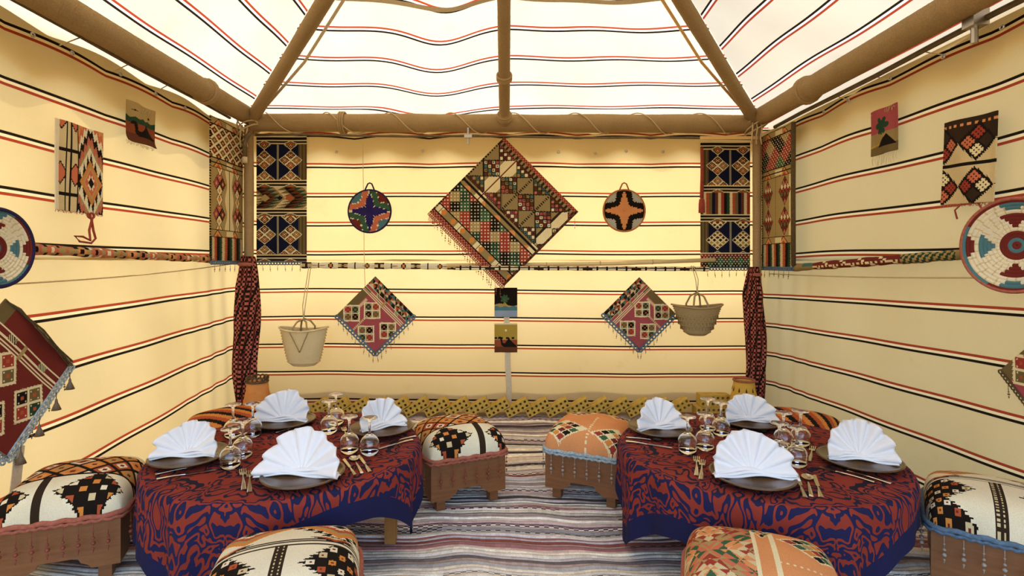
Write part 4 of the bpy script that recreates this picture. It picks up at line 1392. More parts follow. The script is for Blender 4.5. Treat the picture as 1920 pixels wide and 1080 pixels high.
# ------------------------------------------------------------------ coiled discs
def coil_disc(name, loc, rz, r, pat, label, rings=11, seg=96, bowl=0.0, loop=None, rx=0.0, rimmat='purple', rimr=0.008, per=3):
    root = empty(name, loc, rz, rx=rx); tag(root, label, 'tray')
    nr = rings*per
    rad = np.linspace(0.002, r, nr+1)
    A, R = np.meshgrid(np.linspace(0, 2*pi, seg+1), rad)
    ph = (R/r*rings) % 1
    relief = 0.006*np.abs(np.sin(pi*R/r*rings)) + 0.0012*np.sin(A*70)*(ph > .2)
    dep = -bowl*(1-(R/r)**2)
    P = np.stack([R*np.cos(A), -0.012 - relief - bowl - dep*1.0, R*np.sin(A)], -1)
    Ac, Rc = np.meshgrid((np.arange(seg)+.5)/seg*2*pi, (rad[:-1]+rad[1:])/2/r)
    cols = pat(Rc, Ac, rings)
    me = grid_mesh('coiled_face', P[:, ::-1], cols=cols[:, ::-1]); me.materials.append(M['woven'])
    link(bpy.data.objects.new('coiled_face', me), root)
    b = MB(); b.torus((0, -.012-bowl, 0), r, rimr, 'y', 64, 8); b.build('bound_rim', M[rimmat], root, True)
    b = MB(); b.lathe([(0.001, 0), (r*.6, .002), (r, .0)], 40); bo = b.build('backing', M['straw_dark'], root, True); bo.rotation_euler = (pi/2, 0, 0); bo.location = (0, -.004 - bowl*.0, 0)
    if bowl:
        bo.location = (0, -.002, 0)
        bo.scale = (.6, .6, 1)
    if loop:
        b = MB(); z = math.sqrt(r*r-.04**2)
        b.tube([(-.04, -.012, z), (-.015, -.012, r+.05), (.0, -.012, r+.058), (.018, -.012, r+.05), (.04, -.012, z)], .006, 6)
        b.build('hanging_loop', M[loop], root, True)
    return root
def star_pat(c):
    def f(R, A, rings):
        k = np.floor(R*rings)
        a = fillc(R.shape, c[0])
        q = (A/(pi/2)) % 1                      # position within the quarter, arms at 0
        arm = np.minimum(q, 1-q)*2              # 0 on the arm .. 1 between the arms
        kk = (k+.5)/rings
        wid = np.clip(.37*(.98-kk)/kk/.785, 0, 1)
        quad = np.floor((A/(pi/2))).astype(int)
        put(a, (arm > wid) & (quad % 2 == 0), c[1]); put(a, (arm > wid) & (quad % 2 == 1), c[2])
        wid2 = np.clip(.346*(1.96-kk)/kk/.785, 0, 2)
        in2 = (arm > wid2)
        put(a, in2 & (quad % 2 == 0), c[3]); put(a, in2 & (quad % 2 == 1), c[4])
        ed = (np.abs(arm-wid) < .05) & (R > .25)
        if c[5]: put(a, ed & ((A*40).astype(int) % 2 == 0), c[5]); put(a, (np.abs(arm-wid2) < .06) & ((A*40).astype(int) % 2 == 0), c[5])
        return a
    return f
coil_disc('coiled_disc', (-1.083, 4.345, 1.64), RB, 0.172, star_pat(('purple', 'green', 'coral', 'maroon', 'sea', 'white')), 'round coiled disc with a navy star left of the big lozenge rug', loop='purple')
coil_disc('coiled_disc', (0.985, 4.345, 1.645), RB, 0.168, star_pat(('peach', 'black', 'black', 'lgrey', 'lgrey', None)), 'round coiled disc with an orange star right of the big lozenge rug', loop='orange', rimmat='orange')
def tray_pat(rim1, rim2):
    def f(R, A, rings):
        k = np.floor(R*rings); kk = (k+.5)/rings
        a = fillc(R.shape, 'white')
        put(a, ((A*28+k*.5).astype(int) % 6 == 0), 'sand')
        put(a, kk < .30, 'maroon'); put(a, kk < .16, 'sea'); put(a, kk < .06, 'maroon')
        for q in range(4):
            ac = q*pi/2 + pi
            da = np.abs((A-ac+pi) % (2*pi) - pi)
            nm = 'maroon' if q % 2 else 'sea'
            step = np.clip((kk-.42)/.22, 0, 1)
            put(a, (kk > .42) & (kk < .66) & (da < .14+.26*step), nm)
            st2 = np.clip((kk-.72)/.28, 0, 1)
            put(a, (kk > .76) & (da < .06+.34*st2), 'sea' if q % 2 else 'maroon')
        put(a, (kk > .93) & ((A+.5) % pi < pi/2), rim1); put(a, (kk > .93) & ((A+.5) % pi >= pi/2), rim2)
        return a
    return f
coil_disc('coiled_tray', (XR-.135, 2.07, 1.288), RR+0.25, 0.180, tray_pat('sea', 'maroon'), 'big cream coiled tray with maroon and teal marks on the right wall', rings=13, seg=140, bowl=0.03, rimmat='redtrim', rimr=.007)
coil_disc('coiled_tray', (XL+.10, 2.135, 1.280), RL, 0.155, tray_pat('maroon', 'sea'), 'cream coiled tray with a dark rim cut by the left edge of the picture', rings=12, seg=130, bowl=0.02, rimmat='purple', rimr=.009)

# ------------------------------------------------------------------ straw baskets
def basket(loc, wt, wb, hgt, dpt, label, mat, string_top, handle_h, hook, lattice_dark=False):
    root = empty('straw_basket', loc); tag(root, label, 'basket')
    rows, n = 28, 48
    prof = []
    b = MB()
    A = np.linspace(0, 2*pi, n+1)[:-1]
    T = np.linspace(0, 1, rows)
    P = np.zeros((rows, n, 3))
    for i, t in enumerate(T):
        w = wb + (wt-wb)*(t**0.75); dd_ = dpt*(.7+.3*t)
        rel = .009*(i % 2)
        bot = 1.0 if t > .04 else .82
        rimw = 0.012*math.sin(4*pi*0) 
        for j, a in enumerate(A):
            P[i, j] = ((w+rel)*bot*math.cos(a), (dd_+rel)*bot*math.sin(a), hgt*t + .012*math.cos(2*a)*t)
    me = grid_mesh('woven_body', P, closed_u=True); me.materials.append(M[mat])
    bo = link(bpy.data.objects.new('woven_body', me), root)
    b = MB(); b.v = [tuple(P[0, j]) for j in range(n)]; b.face(list(range(n))[::-1]); b.build('woven_base', M[mat], root)
    b = MB(); b.tube([tuple(P[-1, j]) for j in range(0, n)], .007, 6, closed=True); b.build('braided_rim', M[mat], root, True)
    if lattice_dark:
        b = MB()
        for k in range(3):
            z = hgt*(.30+.17*k)
            w = wb + (wt-wb)*((z/hgt)**.75); d2 = dpt*(.7+.3*z/hgt)
            pts = []
            for i in range(60):
                a = 2*pi*i/60
                pts.append(((w+.004)*math.cos(a), (d2+.004)*math.sin(a), z + .018*(1 if i % 2 else -1)))
            b.tube(pts, .004, 5, closed=True)
        b.build('plaited_band', M['straw_dark'], root, True)
    else:
        for sg in (1, -1):
            b = MB(); pts = [(sg*.07*(1-t_)+.0, -dpt*(.7+.3*(1-t_*.55))-.006, hgt*(.95-.55*t_)) for t_ in np.linspace(0, 1, 8)]
            b.tube(pts, .004, 5); b.build('stitched_cord', M['straw_dark'], root, True)
    for yy in (-dpt*.8, dpt*.8):
        b = MB()
        b.tube([(-.055, yy, hgt*.84), (-.055, yy*1.1, hgt+.01), (-.035, yy*.6, hgt+handle_h*.75), (0, yy*.25, hgt+handle_h), (.035, yy*.6, hgt+handle_h*.75), (.055, yy*1.1, hgt+.01), (.055, yy, hgt*.84)], .0075, 6)
        b.build('handle', M['straw_dark'], root, True)
    b = MB()
    for dx in (-.010, .010): b.tube([(0, -.005, hgt+handle_h-.008), (dx, 0, hgt+handle_h+.1), (dx*.8, hook-.03, string_top-loc[2]-.01), (dx*.8, hook, string_top-loc[2]+.018), (dx*.8, hook+.03, string_top-loc[2]-.01)], .0035, 5)
    b.build('hanging_string', M['cord'], root, True)
    return root
basket((-1.545, 4.14, 0.425), .178, .105, .285, .10, 'tall pale straw basket hanging on strings at the left of the back wall', 'straw', 1.205, .075, .16)
basket((1.492, 4.10, 0.665), .185, .075, .225, .095, 'wide brown straw basket hanging on a string at the right of the back wall', 'straw_dark', 1.178, .10, .097, True)

# ------------------------------------------------------------------ rag rug: strips laid side by side, each its own piece
rug = empty('rag_rug', (0, 1.1, 0.001))
tag(rug, 'striped grey and cream rag rug covering the tent floor', 'rug')
RAG = ['#cbbfa8', '#b5a995', '#938a82', '#d8cdb8', '#7d7673', '#a79a94', '#b39a92', '#c4b7ae', '#5a5350', '#bdb3a4', '#a8a6a4', '#8f7f78', '#d2c6b6', '#9c8f86', '#77706c', '#b2968c', '#8d948a']
RAGC = [np.minimum(np.array(hexc(c))*1.5, 1) for c in RAG]
rs = np.random.RandomState(5)
yy = 0.0
xs = np.linspace(-2.10, 2.10, 190)
def wavy(x, y):
    return 0.016*np.sin(x*3.1+y*2.0) + 0.013*np.sin(x*7.3-y*4.1+1) + 0.008*np.sin(x*13.7+y*7.0+2)*(1+.6*np.sin(x*1.3+y*3)) + .005*np.sin(x*24+y*11)
k = 0
while yy < 3.13:
    w = rs.uniform(.010, .028) if yy < 2.2 else rs.uniform(.014, .032)
    hgt = rs.uniform(.004, .010)
    ya = yy + wavy(xs, yy) ; yb = yy + w + wavy(xs, yy+w)
    ph = rs.uniform(0, 6)
    lump = 1 + .25*np.sin(xs*rs.uniform(5, 14)+ph)
    prof = [(0.0, .0), (.12, .75), (.5, 1.0), (.88, .75), (1.0, .0)]
    P = np.zeros((5, len(xs), 3))
    for i, (t, z) in enumerate(prof):
        P[i, :, 0] = xs; P[i, :, 1] = ya + (yb-ya)*t; P[i, :, 2] = .001 + hgt*z*lump
    n = len(xs)-1
    kind = rs.rand()
    c1 = RAGC[rs.randint(len(RAGC))]; c2 = RAGC[rs.randint(len(RAGC))]
    cc = np.zeros((4, n, 4))
    mixv = .5+.5*np.sin(xs[:-1]*rs.uniform(1, 4)+ph)
    for i in range(4): cc[i] = c1*(1-.35*mixv[:, None]) + c2*(.35*mixv[:, None])
    if kind < .24:      # twisted strip: pale and dark flecks by turns
        dk = np.array(hexc(random.choice(['#3c3533', '#5a4748', '#4a4440'])))
        reg = np.sin(xs[:-1]*rs.uniform(1, 3)+ph) > -.3
        for i in range(4):
            mk = ((np.arange(n)+i) % 2 == 0) & reg
            cc[i][mk] = dk
    elif kind < .32:
        cc[:] = np.array(hexc(random.choice(['#9c6a66', '#a87e7a', '#6f5a66', '#8c4f46'])))
    elif kind < .40:
        cc[:] = np.array(hexc(random.choice(['#37322f', '#4b4442'])))
        w *= .5
    cc *= rs.uniform(.85, 1.1, (1, n, 1)); cc[..., 3] = 1
    me = grid_mesh('rag_strip', P, cols=cc); me.materials.append(M['rag'])
    link(bpy.data.objects.new('rag_strip', me), rug)
    yy += w*.97
    k += 1

# ------------------------------------------------------------------ perforated bricks leaning along the back wall
BL, BH, BD = 0.190, 0.071, 0.10
def brick_mesh(name, Lb, Hb, Db, nc=5):
    b = MB(); nr = 2
    cw, ch = Lb/nc, Hb/nr
    R = min(cw, ch)*.30
    for i in range(nc):
        for j in range(nr):
            x0, z0 = i*cw, j*ch; cx, cz = x0+cw/2, z0+ch/2
            base = len(b.v)
            for k8 in range(8):
                a = 2*pi*k8/8
                sx, sz = [(1, 0), (1, 1), (0, 1), (-1, 1), (-1, 0), (-1, -1), (0, -1), (1, -1)][k8]
                b.v.append((cx+sx*cw/2, 0, cz+sz*ch/2))
            for k8 in range(8):
                a = 2*pi*k8/8; b.v.append((cx+R*math.cos(a), 0, cz+R*math.sin(a)))
            for k8 in range(8):
                a = 2*pi*k8/8; b.v.append((cx+R*math.cos(a), Db*.8, cz+R*math.sin(a)))
            for k8 in range(8):
                k2 = (k8+1) % 8
                b.face((base+k8, base+k2, base+8+k2, base+8+k8))
                b.face((base+8+k8, base+8+k2, base+16+k2, base+16+k8))
            b.face([base+16+q for q in range(8)])
    q = len(b.v)
    b.v += [(0,0,0), (Lb,0,0), (Lb,0,Hb), (0,0,Hb), (0,Db,0), (Lb,Db,0), (Lb,Db,Hb), (0,Db,Hb)]
    for f in ((0,4,5,1), (1,5,6,2), (2,6,7,3), (3,7,4,0), (4,7,6,5)): b.face([q+x for x in f])
    me = b.mesh(name); me.materials.append(M['brick']); return me
BM = brick_mesh('perforated_brick', BL, BH, BD)
ORD = ['first', 'second', 'third', 'fourth', 'fifth', 'sixth', 'seventh', 'eighth', 'ninth', 'tenth', 'eleventh', 'twelfth', 'thirteenth', 'fourteenth', 'fifteenth', 'sixteenth', 'seventeenth', 'eighteenth', 'nineteenth', 'twentieth']
bt = math.radians(29)
for i in range(19):
    px = 573 + i*38.1
    x = (px-943)*4.14/1000
    o = share('brick', BM, None, (x, 4.15+random.uniform(-.006, .006), 0.012), (0, -bt+random.uniform(-.008, .008), 0))
    o.location.x -= 0.0
    tag(o, '%s leaning yellow perforated brick counted from the left along the back wall' % ORD[i], 'brick', 'leaning bricks at the foot of the back wall')
BM2 = brick_mesh('flat_brick', 0.23, 0.092, 0.10, 6)
o = share('brick', BM2, None, (1.495, 4.12, 0.012)); tag(o, 'lower flat yellow brick of the pair beside the ochre lamp', 'brick')
o = share('brick', BM2, None, (1.53, 4.125, 0.105)); tag(o, 'upper flat yellow brick of the pair beside the ochre lamp', 'brick')

# ------------------------------------------------------------------ floor lamps in the back corners
def floor_lamp(loc, mat, label, top, kind):
    r = empty('pottery_lamp', loc); tag(r, label, 'lamp')
    b = MB(); b.lathe([(.105, 0), (.115, .03), (.110, .12), (.095, .20), (.078, .28), (.072, top-.012), (.064, top-.012), (.070, .28), (.086, .2), (.10, .05)], 28)
    b.build('lamp_body', M[mat], r, True)
    if kind == 'loops':
        b = MB()
        for k in range(13):
            a = 2*pi*k/13; b.torus((.068*math.cos(a), .068*math.sin(a), top+.004), .017, .005, 'x' if abs(math.cos(a)) > .7 else 'y', 10, 5)
        b.build('looped_rim', M['darkcord'], r, True)
        b = MB()
        for zz_ in (top-.018,): b.torus((0, 0, zz_), .074, .006, 'z', 24, 6)
        b.build('rim_cord', M['darkcord'], r, True)
    else:
        b = MB()
        for k in range(10):
            a = 2*pi*k/10+.1
            c = (.078*math.cos(a), .078*math.sin(a), .27)
            b.lathe([(.0005, -.02), (.006, -.01), (.007, -.002), (.003, .012), (.0005, .024)], 8, c)
        b.build('drop_cutout', M['darkclay'], r, True)
        b = MB(); b.torus((0, 0, top-.006), .072, .009, 'z', 28, 6); b.build('bound_rim', M['redtrim'], r, True)
floor_lamp((-1.795, 3.90, 0.012), 'terra', 'orange pottery lamp with looped rim by the left scarf', .36, 'loops')
floor_lamp((1.79, 3.96, 0.012), 'yellowclay', 'ochre lamp with drop cut-outs by the right scarf', .345, 'drops')

# ------------------------------------------------------------------ tables and cloths
ZT = 0.42
def table(c, r, phi0, L, off, rot, label, clabel, seed):
    t = empty('low_table', (c[0], c[1], 0.0135), phi0); tag(t, label, 'table')
    b = MB(); b.lathe([(r*.2, ZT-.052), (r-.012, ZT-.052), (r-.006, ZT-.045), (r-.006, ZT-.022), (r-.012, ZT-.016), (r*.2, ZT-.016)], 48); b.build('table_top', M['woodleg'], t)
    b = MB(); b.lathe([(r*.74, ZT-.10), (r*.78, ZT-.10), (r*.78, ZT-.053), (r*.74, ZT-.053)], 32, closed=True); b.build('apron', M['woodleg'], t)
    lg = MB(); s = .023
    lg.box(-s, s, -s, s, 0, ZT-.053)
    for q in (-.012, .012):
        lg.box(q-.003, q+.003, -s-.002, -s+.001, .02, ZT-.08); lg.box(s-.001, s+.002, q-.003, q+.003, .02, ZT-.08)
    lm = lg.mesh('leg'); lm.materials.append(M['woodleg'])
    for k in range(4):
        a = k*pi/2
        share('leg', lm, t, (.43*math.cos(a), .43*math.sin(a), 0), (0, 0, a))
    # cloth: rings from the centre, over the edge, down to a square hem
    na = 240
    A = np.arange(na)*2*pi/na
    hem = []
    for a in A:
        dx, dy = math.cos(a), math.sin(a)
        cr, sr = math.cos(-rot), math.sin(-rot)
        lx, ly = cr*dx-sr*dy, sr*dx+cr*dy
        ox, oy = cr*off[0]-sr*off[1], sr*off[0]+cr*off[1]
        ts_ = []
        for comp, o_ in ((lx, ox), (ly, oy)):
            if abs(comp) > 1e-6: ts_.append(((L if comp > 0 else -L) + o_)/comp)
        hem.append(min(min(ts_), r+ZT-.03))
    hem = np.array(hem)
    hem = (np.roll(hem, 1)+hem*2+np.roll(hem, -1))/4
    hem = (np.roll(hem, 2)+hem*2+np.roll(hem, -2))/4
    drop = np.maximum(hem - r, .06)
    rows = list(np.linspace(.004, r-.02, 16)) 
    P = []; UV = []; HM = []
    for q in rows:
        P.append(np.stack([q*np.cos(A), q*np.sin(A), np.full(na, ZT+.0025)], -1)); UV.append(np.stack([q*np.cos(A), q*np.sin(A)], -1)); HM.append(np.full(na, 1.0))
    nd = 30
    for i in range(nd+1):
        f = i/nd
        s_ = drop*f                                # length hung over the edge
        z = np.where(s_ < .03, ZT+.0025-(s_**2)/.06, ZT+.0025-.015-(s_-.03))
        rad = r - .012 + .018*np.minimum(1, s_/.04)
        amp = np.clip(s_/.25, 0, 1)*.035*np.clip((drop-.05)/.25, .25, 1.2)
        fold = np.sin(A*13+seed+.6*np.sin(A*3)) + .5*np.sin(A*23+seed*2)
        rad = rad + amp*(fold*.45-.05)
        P.append(np.stack([rad*np.cos(A), rad*np.sin(A), np.maximum(z, .016)], -1))
        q = r - .012 + s_
        UV.append(np.stack([q*np.cos(A), q*np.sin(A)], -1)); HM.append(drop-s_)
    P = np.stack(P); UV = np.stack(UV); HM = np.stack(HM)
    me = grid_mesh('tablecloth', P, uv=UV, closed_u=True)
    h2_ = me.uv_layers.new(name='Hem')
    HMc = np.concatenate([HM, HM[:, :1]], 1); ny, nx = HMc.shape
    i2 = np.arange(ny*nx).reshape(ny, nx)
    q2 = np.stack([i2[:-1, :-1], i2[:-1, 1:], i2[1:, 1:], i2[1:, :-1]], -1).reshape(-1)
    hv = np.stack([HMc.reshape(-1)[q2], np.zeros(len(q2))], -1)
    h2_.data.foreach_set('uv', hv.astype(np.float32).ravel())
    me.materials.append(M['tablecloth'])
    o = bpy.data.objects.new('tablecloth', me); link(o); o.location = (c[0], c[1], 0)
    tag(o, clabel, 'tablecloth')
    return t
TL, TR = (-0.915, 2.31), (1.07, 2.285)
table(TL, 0.55, 0.0, 0.72, (-0.10, -0.05), math.radians(40), 'round low wooden table under the cloth on the left', 'red and navy arabesque cloth draped over the left table', 0.4)
table(TR, 0.56, math.radians(-22), 0.71, (-0.03, -0.06), math.radians(45), 'round low wooden table under the cloth on the right', 'red and navy arabesque cloth draped over the right table', 2.2)

ZC = ZT + 0.004
def onT(px, py, z=ZC):
    """a place on the table top that the photograph shows at px, py"""
    Y = (1.22-z)*1000/(py-493)
    return ((px-943)*Y/1000, Y)

# plates
pm = MB()
pm.lathe([(.004, .010), (.085, .010), (.105, .013), (.128, .021)], 48)
plate_in = pm.mesh('plate_well', True); plate_in.materials.append(M['plate'])
pm = MB()
pm.lathe([(.075, 0), (.095, .001), (.135, .016), (.146, .021), (.149, .025), (.146, .028), (.138, .0265), (.126, .0215)], 48)
plate_rim = pm.mesh('plate_rim', True); plate_rim.materials.append(M['rim'])
def plate(px, py, label, s=1.0):
    x, y = onT(px, py, ZC+.01)
    r = empty('dinner_plate', (x, y, ZC)); tag(r, label, 'plate', 'dinner plates')
    share('plate_well', plate_in, r, scale=(s, s, 1)); share('plate_rim', plate_rim, r, scale=(s, s, 1))
    return x, y

# napkins folded into fans
def fan(loc, rz, wid, hgt, label, seed, a0=-4, a1=184, n=8, lean=.30):
    rs = np.random.RandomState(seed)
    sub = 6
    m = n*sub+1
    th = np.radians(np.linspace(a0, a1, m))
    k = np.linspace(0, n, m)
    zig = np.abs((k % 1)-.5)*2
    zig = zig*zig*(3-2*zig)                       # rounded pleat
    nr = 14
    rr = np.linspace(.03, 1, nr)
    P = np.zeros((nr, m, 3))
    pl = rs.uniform(.92, 1.03, n+1)
    Rk = pl[np.minimum(np.floor(k).astype(int), n)]
    Rk = Rk - .10*np.abs((k % 1)-.5)**2*2
    Rk[:sub] *= .97; Rk[-sub:] *= 1.0
    for i, q in enumerate(rr):
        x = q*Rk*np.cos(th)*wid/2
        z = q*Rk*np.sin(th)*hgt
        y = (zig-.5)*.040*q*(.4+.6*q) + np.maximum(z, 0)*lean + .012*q*np.cos(th*2+seed)
        flare = np.abs(np.cos(th))**3 * q * -.045
        P[i] = np.stack([x, y+flare, z+.004 + .010*np.maximum(0, .1-np.sin(th))*q], -1)
    P[..., 2] = np.maximum(P[..., 2], .0015+.004*zig[None, :]*1.0)
    root = empty('napkin_fan', loc, rz); tag(root, label, 'napkin', 'folded napkins')
    me = grid_mesh('pleated_fan', P); me.materials.append(M['linen'])
    o = link(bpy.data.objects.new('pleated_fan', me), root)
    md = o.modifiers.new('thick', 'SOLIDIFY'); md.thickness = .0045; md.offset = 0
    # folded layers lying along the foot of the fan
    for q, (sc, dy, dz) in enumerate(((1.0, -.012, .004), (.94, -.006, .011), (.86, .002, .018))):
        b = []
        nx_ = 30
        xs_ = np.linspace(-1, 1, nx_)
        G = np.zeros((5, nx_, 3))
        for i, t in enumerate(np.linspace(0, 1, 5)):
            dep = .075*(1-.55*xs_**2)
            G[i, :, 0] = xs_*wid*.47*sc; G[i, :, 1] = dy - .035*(1-np.abs(xs_))*0 + (t-.25)*dep - .035*np.abs(xs_)**2; G[i, :, 2] = dz + .004*np.sin(xs_*5+q+seed) + .006*t*(1-t)*4
        me = grid_mesh('folded_layer', G); me.materials.append(M['linen'])
        f_ = link(bpy.data.objects.new('folded_layer', me), root)
        md = f_.modifiers.new('thick', 'SOLIDIFY'); md.thickness = .004; md.offset = 0
    return root

SET = [  # plate px, py, plate label, napkin width, height, turn, label
    (569, 893, 'dark glazed plate at the front of the left table', .335, .150, -.10, 'white fan napkin at the front of the left table', .0),
    (356, 858, 'dark glazed plate at the left side of the left table', .260, .125, .10, 'white fan napkin at the left side of the left table', .0),
    (533, 792, 'dark glazed plate at the back of the left table', .280, .140, .05, 'white fan napkin at the back of the left table', .0),
    (716, 805, 'dark glazed plate at the right side of the left table', .235, .138, .62, 'white fan napkin at the right side of the left table', .0),
    (1410, 895, 'dark glazed plate at the front of the right table', .315, .148, -.06, 'white fan napkin at the front of the right table', .0),
    (1611, 865, 'dark glazed plate at the right side of the right table', .250, .150, -.30, 'white fan napkin at the right side of the right table', .0),
    (1405, 792, 'dark glazed plate at the back of the right table', .270, .125, -.10, 'white fan napkin at the back of the right table', .0),
    (1237, 806, 'dark glazed plate at the left side of the right table', .255, .128, .12, 'white fan napkin at the left side of the right table', .0),
]
for i, (px, py, pl_, w_, h_, rz_, nl_, _) in enumerate(SET):
    x, y = plate(px, py, pl_, 1.0)
    fan((x-.004, y-.005, ZC+.0225), rz_, w_, h_, nl_, i+3)

# upturned goblets
gp = [(.0345, 0), (.0385, .018), (.0405, .036), (.0385, .052), (.031, .066), (.018, .077), (.007, .084), (.0045, .092), (.0042, .118), (.006, .134), (.014, .142), (.030, .1465), (.0345, .148), (.0345, .1500), (.028, .1495), (.010, .1495), (.001, .1495)]
gi = [(.001, .0790), (.014, .0760), (.0285, .0645), (.0365, .0515), (.0385, .036), (.0367, .018), (.0327, 0)]
g = MB(); g.lathe(gi + gp, 28)
gm = g.mesh('goblet', True); gm.materials.append(M['glass'])
GL = [(432, 875, 'upturned goblet nearest the left plate on the left table'), (455, 856, 'upturned goblet second from the front in the left cluster of the left table'),
      (437, 819, 'upturned goblet at the far left of the left table'), (474, 817, 'upturned goblet in front of the orange lamp on the left table'),
      (655, 847, 'upturned goblet beside the fork near the right napkin of the left table'), (693, 850, 'upturned goblet nearest the right plate of the left table'),
      (617, 811, 'nearer upturned goblet behind the front napkin of the left table'), (630, 795, 'farthest upturned goblet standing at the back right of the left table'),
      (1289, 847, 'front left upturned goblet beside the left napkin of the right table'), (1322, 841, 'front upturned goblet just left of the front napkin of the right table'),
      (1327, 806, 'farther upturned goblet before the flat bricks on the right table'), (1352, 815, 'upturned goblet nearest the back napkin of the right table'),
      (1469, 838, 'upturned goblet just right of the back napkin of the right table'), (1501, 834, 'rightmost rear upturned goblet on the right table'),
      (1461, 862, 'upturned goblet half hidden by the front napkin of the right table'), (1494, 872, 'foremost upturned goblet on the right table')]
for px, py, lb in GL:
    x, y = onT(px, py)
    o = share('goblet', gm, None, (x, y, ZC-.0005), (0, 0, random.uniform(0, 6)))
    tag(o, lb, 'glass', 'upturned goblets')

# cutlery, lying along +x from the handle end
def handle_part(b, L0, L1, w=.0055):
    n = 9
    for i in range(n+1):
        t = i/n; x = L0 + (L1-L0)*t
        ww = w*(1.45-1.0*t) if t < .8 else w*.5
        zc = .0035 + .002*math.sin(t*pi)
        th = .0016
        b.v += [(x, -ww, zc-th*.4), (x, ww, zc-th*.4), (x, ww*.6, zc+th), (x, -ww*.6, zc+th)]
    q = len(b.v)-4*(n+1)
    for i in range(n):
        for k in range(4):
            k2 = (k+1) % 4
            b.face((q+4*i+k, q+4*i+k2, q+4*i+4+k2, q+4*i+4+k))
    b.face((q+3, q+2, q+1, q)); e = q+4*n; b.face((e, e+1, e+2, e+3))
def spoon_mesh():
    b = MB(); handle_part(b, 0, .135)
    q = len(b.v); nu, nv = 8, 16
    for i in range(nu+1):
        t = i/nu
        for j in range(nv):
            a = 2*pi*j/nv
            x = .160 + .028*t*math.cos(a)*(1.08 if math.cos(a) < 0 else .95); y = .0185*t*math.sin(a)
            b.v.append((x, y, .0025 + .006*t*t))
    for i in range(nu):
        for j in range(nv):
            j2 = (j+1) % nv
            b.face((q+i*nv+j, q+i*nv+j2, q+(i+1)*nv+j2, q+(i+1)*nv+j))
    me = b.mesh('spoon', True); me.materials.append(M['cutlery']); return me
def fork_mesh():
    b = MB(); handle_part(b, 0, .135)
    b.box(.130, .150, -.010, .010, .003, .006)
    for k in range(4):
        y = -.0095+.0063*k
        b.box(.148, .188, y-.0017, y+.0017, .003, .0055)
    me = b.mesh('fork', False); me.materials.append(M['cutlery']); return me
def knife_mesh():
    b = MB(); handle_part(b, 0, .100, .006)
    b.prism([(0.098, 0), (.205, 0), (.212, .004), (.200, .014), (.098, .012)], 0, .0022)
    n = 10
    for i in range(len(b.v)-n, len(b.v)):
        x, y, z = b.v[i]; b.v[i] = (x, z-.007, .003+y)
    me = b.mesh('knife', False); me.materials.append(M['cutlery']); return me
CM = {'spoon': (spoon_mesh(), .188), 'fork': (fork_mesh(), .188), 'knife': (knife_mesh(), .212)}
def cut(kind, hx, hy, ex, ey, label):
    """handle end and head as seen in the photograph"""
    p = Vector(onT(hx, hy)); q = Vector(onT(ex, ey))
    me, Lc = CM[kind]
    d = q-p; a = math.atan2(d.y, d.x)
    mid = (p+q)/2
    u = Vector((math.cos(a), math.sin(a)))
    s = max(.85, min(1.1, d.length/Lc))
    st = mid - u*(Lc*s/2)
    o = share(kind, me, None, (st.x, st.y, ZC), (0, 0, a), (s, s, 1))
    tag(o, label, kind, 'table cutlery')
cut('fork', 457, 921, 455, 880, 'left fork of the pair at the front of the left table')
cut('fork', 468, 927, 468, 882, 'right fork of the pair at the front of the left table')
cut('knife', 666, 892, 644, 862, 'knife closest to the front plate of the left table')
cut('spoon', 679, 889, 661, 858, 'spoon between two knives at the front of the left table')
cut('knife', 694, 886, 672, 855, 'outer knife right of the spoon at the front of the left table')
cut('spoon', 291, 891, 383, 873, 'spoon lying in front of the left plate on the left table')
cut('knife', 294, 899, 408, 882, 'nearer knife in front of the left plate on the left table')
cut('spoon', 516, 812, 587, 796, 'spoon lying before the back plate of the left table')
cut('fork', 508, 803, 560, 812, 'fork crossing the spoon before the back plate of the left table')
cut('fork', 652, 826, 644, 803, 'fork behind the goblets at the right of the left table')
cut('knife', 778, 819, 712, 834, 'nearer knife by the right plate of the left table')
cut('knife', 770, 826, 712, 843, 'knife at the very right edge of the left table')
cut('fork', 1306, 894, 1306, 857, 'left fork of the pair at the front of the right table')
cut('fork', 1314, 904, 1317, 861, 'right fork of the pair at the front of the right table')
cut('knife', 1509, 934, 1492, 888, 'knife closest to the front plate of the right table')
cut('spoon', 1522, 935, 1512, 890, 'spoon between two knives at the front of the right table')
cut('knife', 1540, 934, 1526, 892, 'outer knife right of the spoon at the front of the right table')
cut('fork', 1640, 905, 1538, 877, 'left fork below the right plate of the right table')
cut('fork', 1672, 908, 1556, 874, 'right fork below the right plate of the right table')
cut('fork', 1518, 867, 1524, 838, 'short-looking fork between goblet and right plate of the right table')
cut('fork', 1440, 822, 1368, 802, 'fork lying before the back plate of the right table')
cut('spoon', 1372, 812, 1442, 812, 'spoon lying before the back plate of the right table')
cut('spoon', 1174, 821, 1243, 828, 'spoon lying before the left plate of the right table')
cut('knife', 1174, 828, 1262, 842, 'nearer knife before the left plate of the right table')

